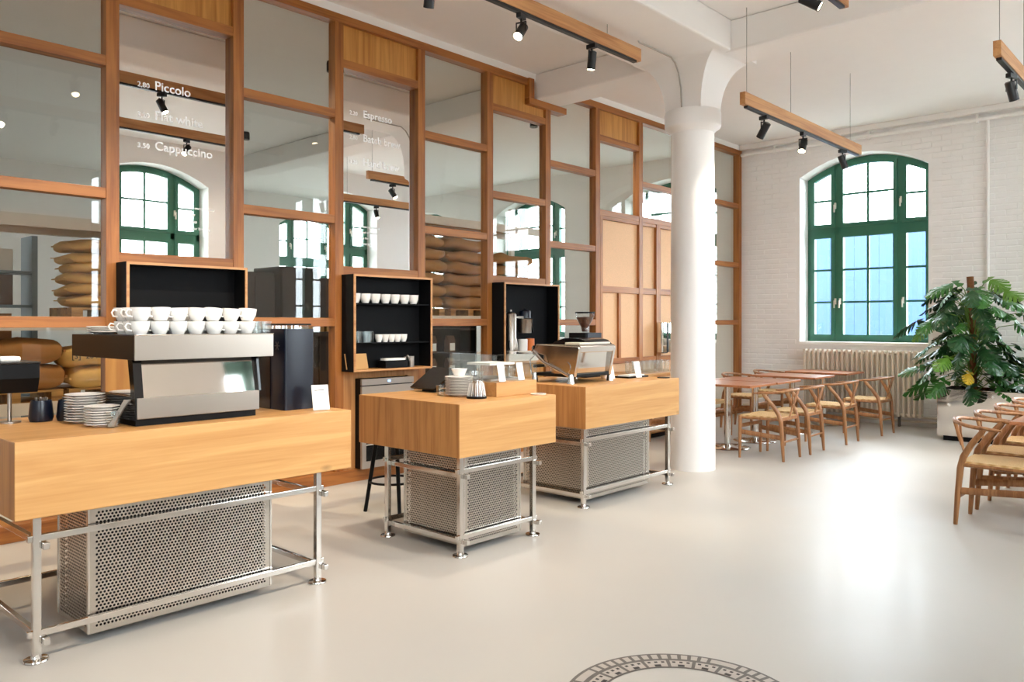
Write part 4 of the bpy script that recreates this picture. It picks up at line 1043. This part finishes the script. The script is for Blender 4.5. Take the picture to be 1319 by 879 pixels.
def rack(label, x0, x1, y0, y1, zs, mat, post='rack_blue'):
    t = thing('storage_rack', label, 'rack', ((x0 + x1) / 2, (y0 + y1) / 2, 0)); hx, hy = (x1 - x0) / 2, (y1 - y0) / 2
    for sx in (-1, 1):
        for sy in (-1, 1): MB().box(sx * hx - .035, sx * hx + .035, sy * hy - .04, sy * hy + .04, 0, 3.3).build('upright', M[post], t)
        for z in zs: MB().box(sx * hx - .02, sx * hx + .02, -hy, hy, z - .11, z).build('beam', M[mat], t)
    for z in zs: MB().box(-hx, hx, -hy, hy, z - .02, z).build('shelf', M['pallet'], t)
rack('pallet rack with white beams behind the left panes', -8.75, -8.05, .2, 3.75, (.70, 1.46, 2.40), 'rack_white')
pallet('pallet under the pale sacks on the left rack', -8.38, 3.12, 1.46)
sacks(['pale coffee sack in the stack behind the leftmost pane, %s from below'], 'pale sacks on the left rack', 'sack_pale', -8.38, [3.13], 1.565, 6, .115, 100, .78, .56)
pallet('pallet under the brown sacks low on the left rack', -8.38, 2.25, .70)
pallet('low pallet below the pale printed sack', -8.38, 3.1, .70)
sacks(['brown jute sack low on the left rack, left column, %s from below', 'brown jute sack low on the left rack, middle column, %s from below'], 'brown sacks low on the left rack', 'sack_brown', -8.30, [1.66, 2.34], .805, 2, .24, 200, .66, .5)
sacks(['pale printed sack low on the left rack, %s from below'], 'pale sacks low on the left rack', 'sack_pale', -8.28, [2.96], .805, 2, .21, 240, .6, .5)
so = [o for o in COL.objects if o.get('label') == 'pale printed sack low on the left rack, second from below'][0]
lettering('[3]  264', .07, M['ink'], so, (.262, -.22, .08), (R(90), 0, R(90)), name='sack_print')
rack('pallet rack behind the panes left of the column', -8.95, -8.25, 6.7, 9.75, (.70, 1.52, 2.90), 'rack_white', 'rack_white')
for i, (y, n_) in enumerate(((7.25, 6), (8.17, 6), (9.09, 5))):
    pallet('pallet carrying brown sacks on the right rack, %s from the left' % ORD[i], -8.6, y, 1.52)
sacks(['brown coffee sack on the right rack, left stack, %s from below', 'brown coffee sack on the right rack, middle stack, %s from below', 'brown coffee sack on the right rack, right stack, %s from below'],
      'brown sacks on the right rack', 'sack', -8.58, [7.25, 8.17, 9.09], 1.625, 6, .18, 300, 1.0, .60, [6, 6, 5])
# shelving with boxes far left
t = thing('box_shelving', 'blue grey shelving bay far behind the leftmost panes', 'shelving', (-10.4, 2.2, 0))
for y in (-1.6, -.4, .8): MB().box(-.03, .35, y - .03, y + .03, 0, 2.4).build('upright', M['rack_blue'], t)
for z in (.6, 1.2, 1.62, 2.0): MB().box(0, .35, -1.6, .8, z - .03, z).build('shelf', M['rack_blue'], t)
bi = 0; rb = random.Random(5)
for zi, z in enumerate((1.2, 1.62, 2.0)):
    y = -1.5
    while y < .6:
        wd = rb.uniform(.22, .42); hh = rb.uniform(.22, .34)
        if y + wd > .76: break
        if not (y < -.43 < y + wd): 
            tag(MB().box(-.14, .14, 0, wd - .02, 0, hh).build('cardboard_box', M[rb.choice(('cardboard', 'cardboard_dark', 'rack_white', 'cardboard'))], None, False, .004, (-10.22, 2.2 + y, z)), 'storage box on the blue grey shelving, %s tier, %s from the left' % (('lower', 'middle', 'upper')[zi], ORD[bi]), 'box', 'boxes on the far shelving'); bi += 1
        y += wd
    bi = 0
for i, (y, h) in enumerate(((4.55, 1.98), (5.12, 2.06), (5.62, 1.95))):
    t = thing('dark_cabinet', 'dark brown storage cabinet behind the third bay, %s from the left' % ORD[i], 'cabinet', (-8.3, y, 0), 0, 'dark cabinets in the store room')
    MB().box(-.3, .3, -.245, .245, 0, h).build('body', M['dark_cab'], t, False, .01)
    for s in (0, 1): d_ = MB().box(.3, .315, -.24 + s * .242, -.005 + s * .242, .05, h - .05).build('door', M['dark_cab'], t); MB().box(.315, .33, -.02 + s * .03, -.01 + s * .03, 1.3, 1.45).build('handle', M['steel'], d_)
for i in range(4): tag(MB().box(-.12, .12, -.14, .14, 0, .16).build('wooden_crate', M['pallet'], None, False, .005, (-7.72, 4.42 + i * .31, 1.32)), 'small wooden crate on the bench behind the third bay, %s from the left' % ORD[i], 'crate', 'crates on the store room bench')
t = thing('work_bench', 'store room bench carrying small wooden crates', 'bench', (-7.72, 4.9, 0)); MB().box(-.25, .25, -.75, .75, 1.27, 1.32).build('bench_top', M['dark_cab'], t)
for sx in (-.22, .22):
    for sy in (-.7, .7): MB().box(sx - .02, sx + .02, sy - .02, sy + .02, 0, 1.27).build('leg', M['black'], t)
# retail shelf with coffee bags behind bay 3
t = thing('retail_shelf', 'black shelf of packed coffee behind the fourth bay', 'shelf', (-6.40, 5.84, 0))
MB().box(-.14, -.12, -.42, .42, .1, 1.40).build('back_panel', M['black'], t)
for z in (.62, .86, 1.10, 1.36): MB().box(-.12, .12, -.42, .42, z - .02, z).build('shelf', M['black'], t)
for y in (-.42, .42): MB().box(-.14, .12, y - .01, y + .01, 0, 1.40).build('side_panel', M['black'], t)
for r_, z in enumerate((.62, .86, 1.10)):
    for c in range(2):
        b = thing('coffee_bag', 'dark coffee bag with a white label, %s row, %s of two' % (('bottom', 'middle', 'top')[r_], ('left', 'right')[c]), 'bag', (-6.36, 5.67 + c * .27, z), 0, 'coffee bags on the retail shelf')
        p = MB(); p.prism([(-.04, 0), (.04, 0), (.035, .13), (.008, .18), (-.008, .18), (-.035, .13)], -.05, .05, 'Y'); p.build('bag', M['cardboard_dark'], b); MB().box(.0405, .042, -.036, .036, .02, .10).build('label_patch', M['paper'], b)
# store room ceiling lamps
for i, (x, y) in enumerate(((-7.2, 2.9), (-7.2, 5.0), (-7.2, 8.3), (-10.8, 6.0))):
    t = thing('ceiling_spot', 'round ceiling spot in the store room, %s' % ('above the pale sacks', 'above the dark cabinets', 'above the brown sack stacks', 'far behind the racks')[i], 'lamp', (x, y, CZ))
    MB().lathe([(.05, 0), (.055, -.02), (.055, -.11), (.045, -.11), (.04, -.06), (0, -.06)], 20).build('lamp_shade', M['black'], t, True); MB().lathe([(0, -.065), (.038, -.065), (.036, -.072), (0, -.074)], 14).build('bulb', M['bulb'], t, True)
    l = bpy.data.lights.new('lamp', 'SPOT'); l.energy = (230, 25, 170, 40)[i]; l.color = (1, .78, .52); l.spot_size = R(110); l.spot_blend = .8; l.shadow_soft_size = .04
    lo = bpy.data.objects.new('lamp', l); COL.objects.link(lo); lo.parent = t; lo.location = (0, 0, -.10); lo.rotation_euler = (0, R(-28) if i != 3 else 0, 0)
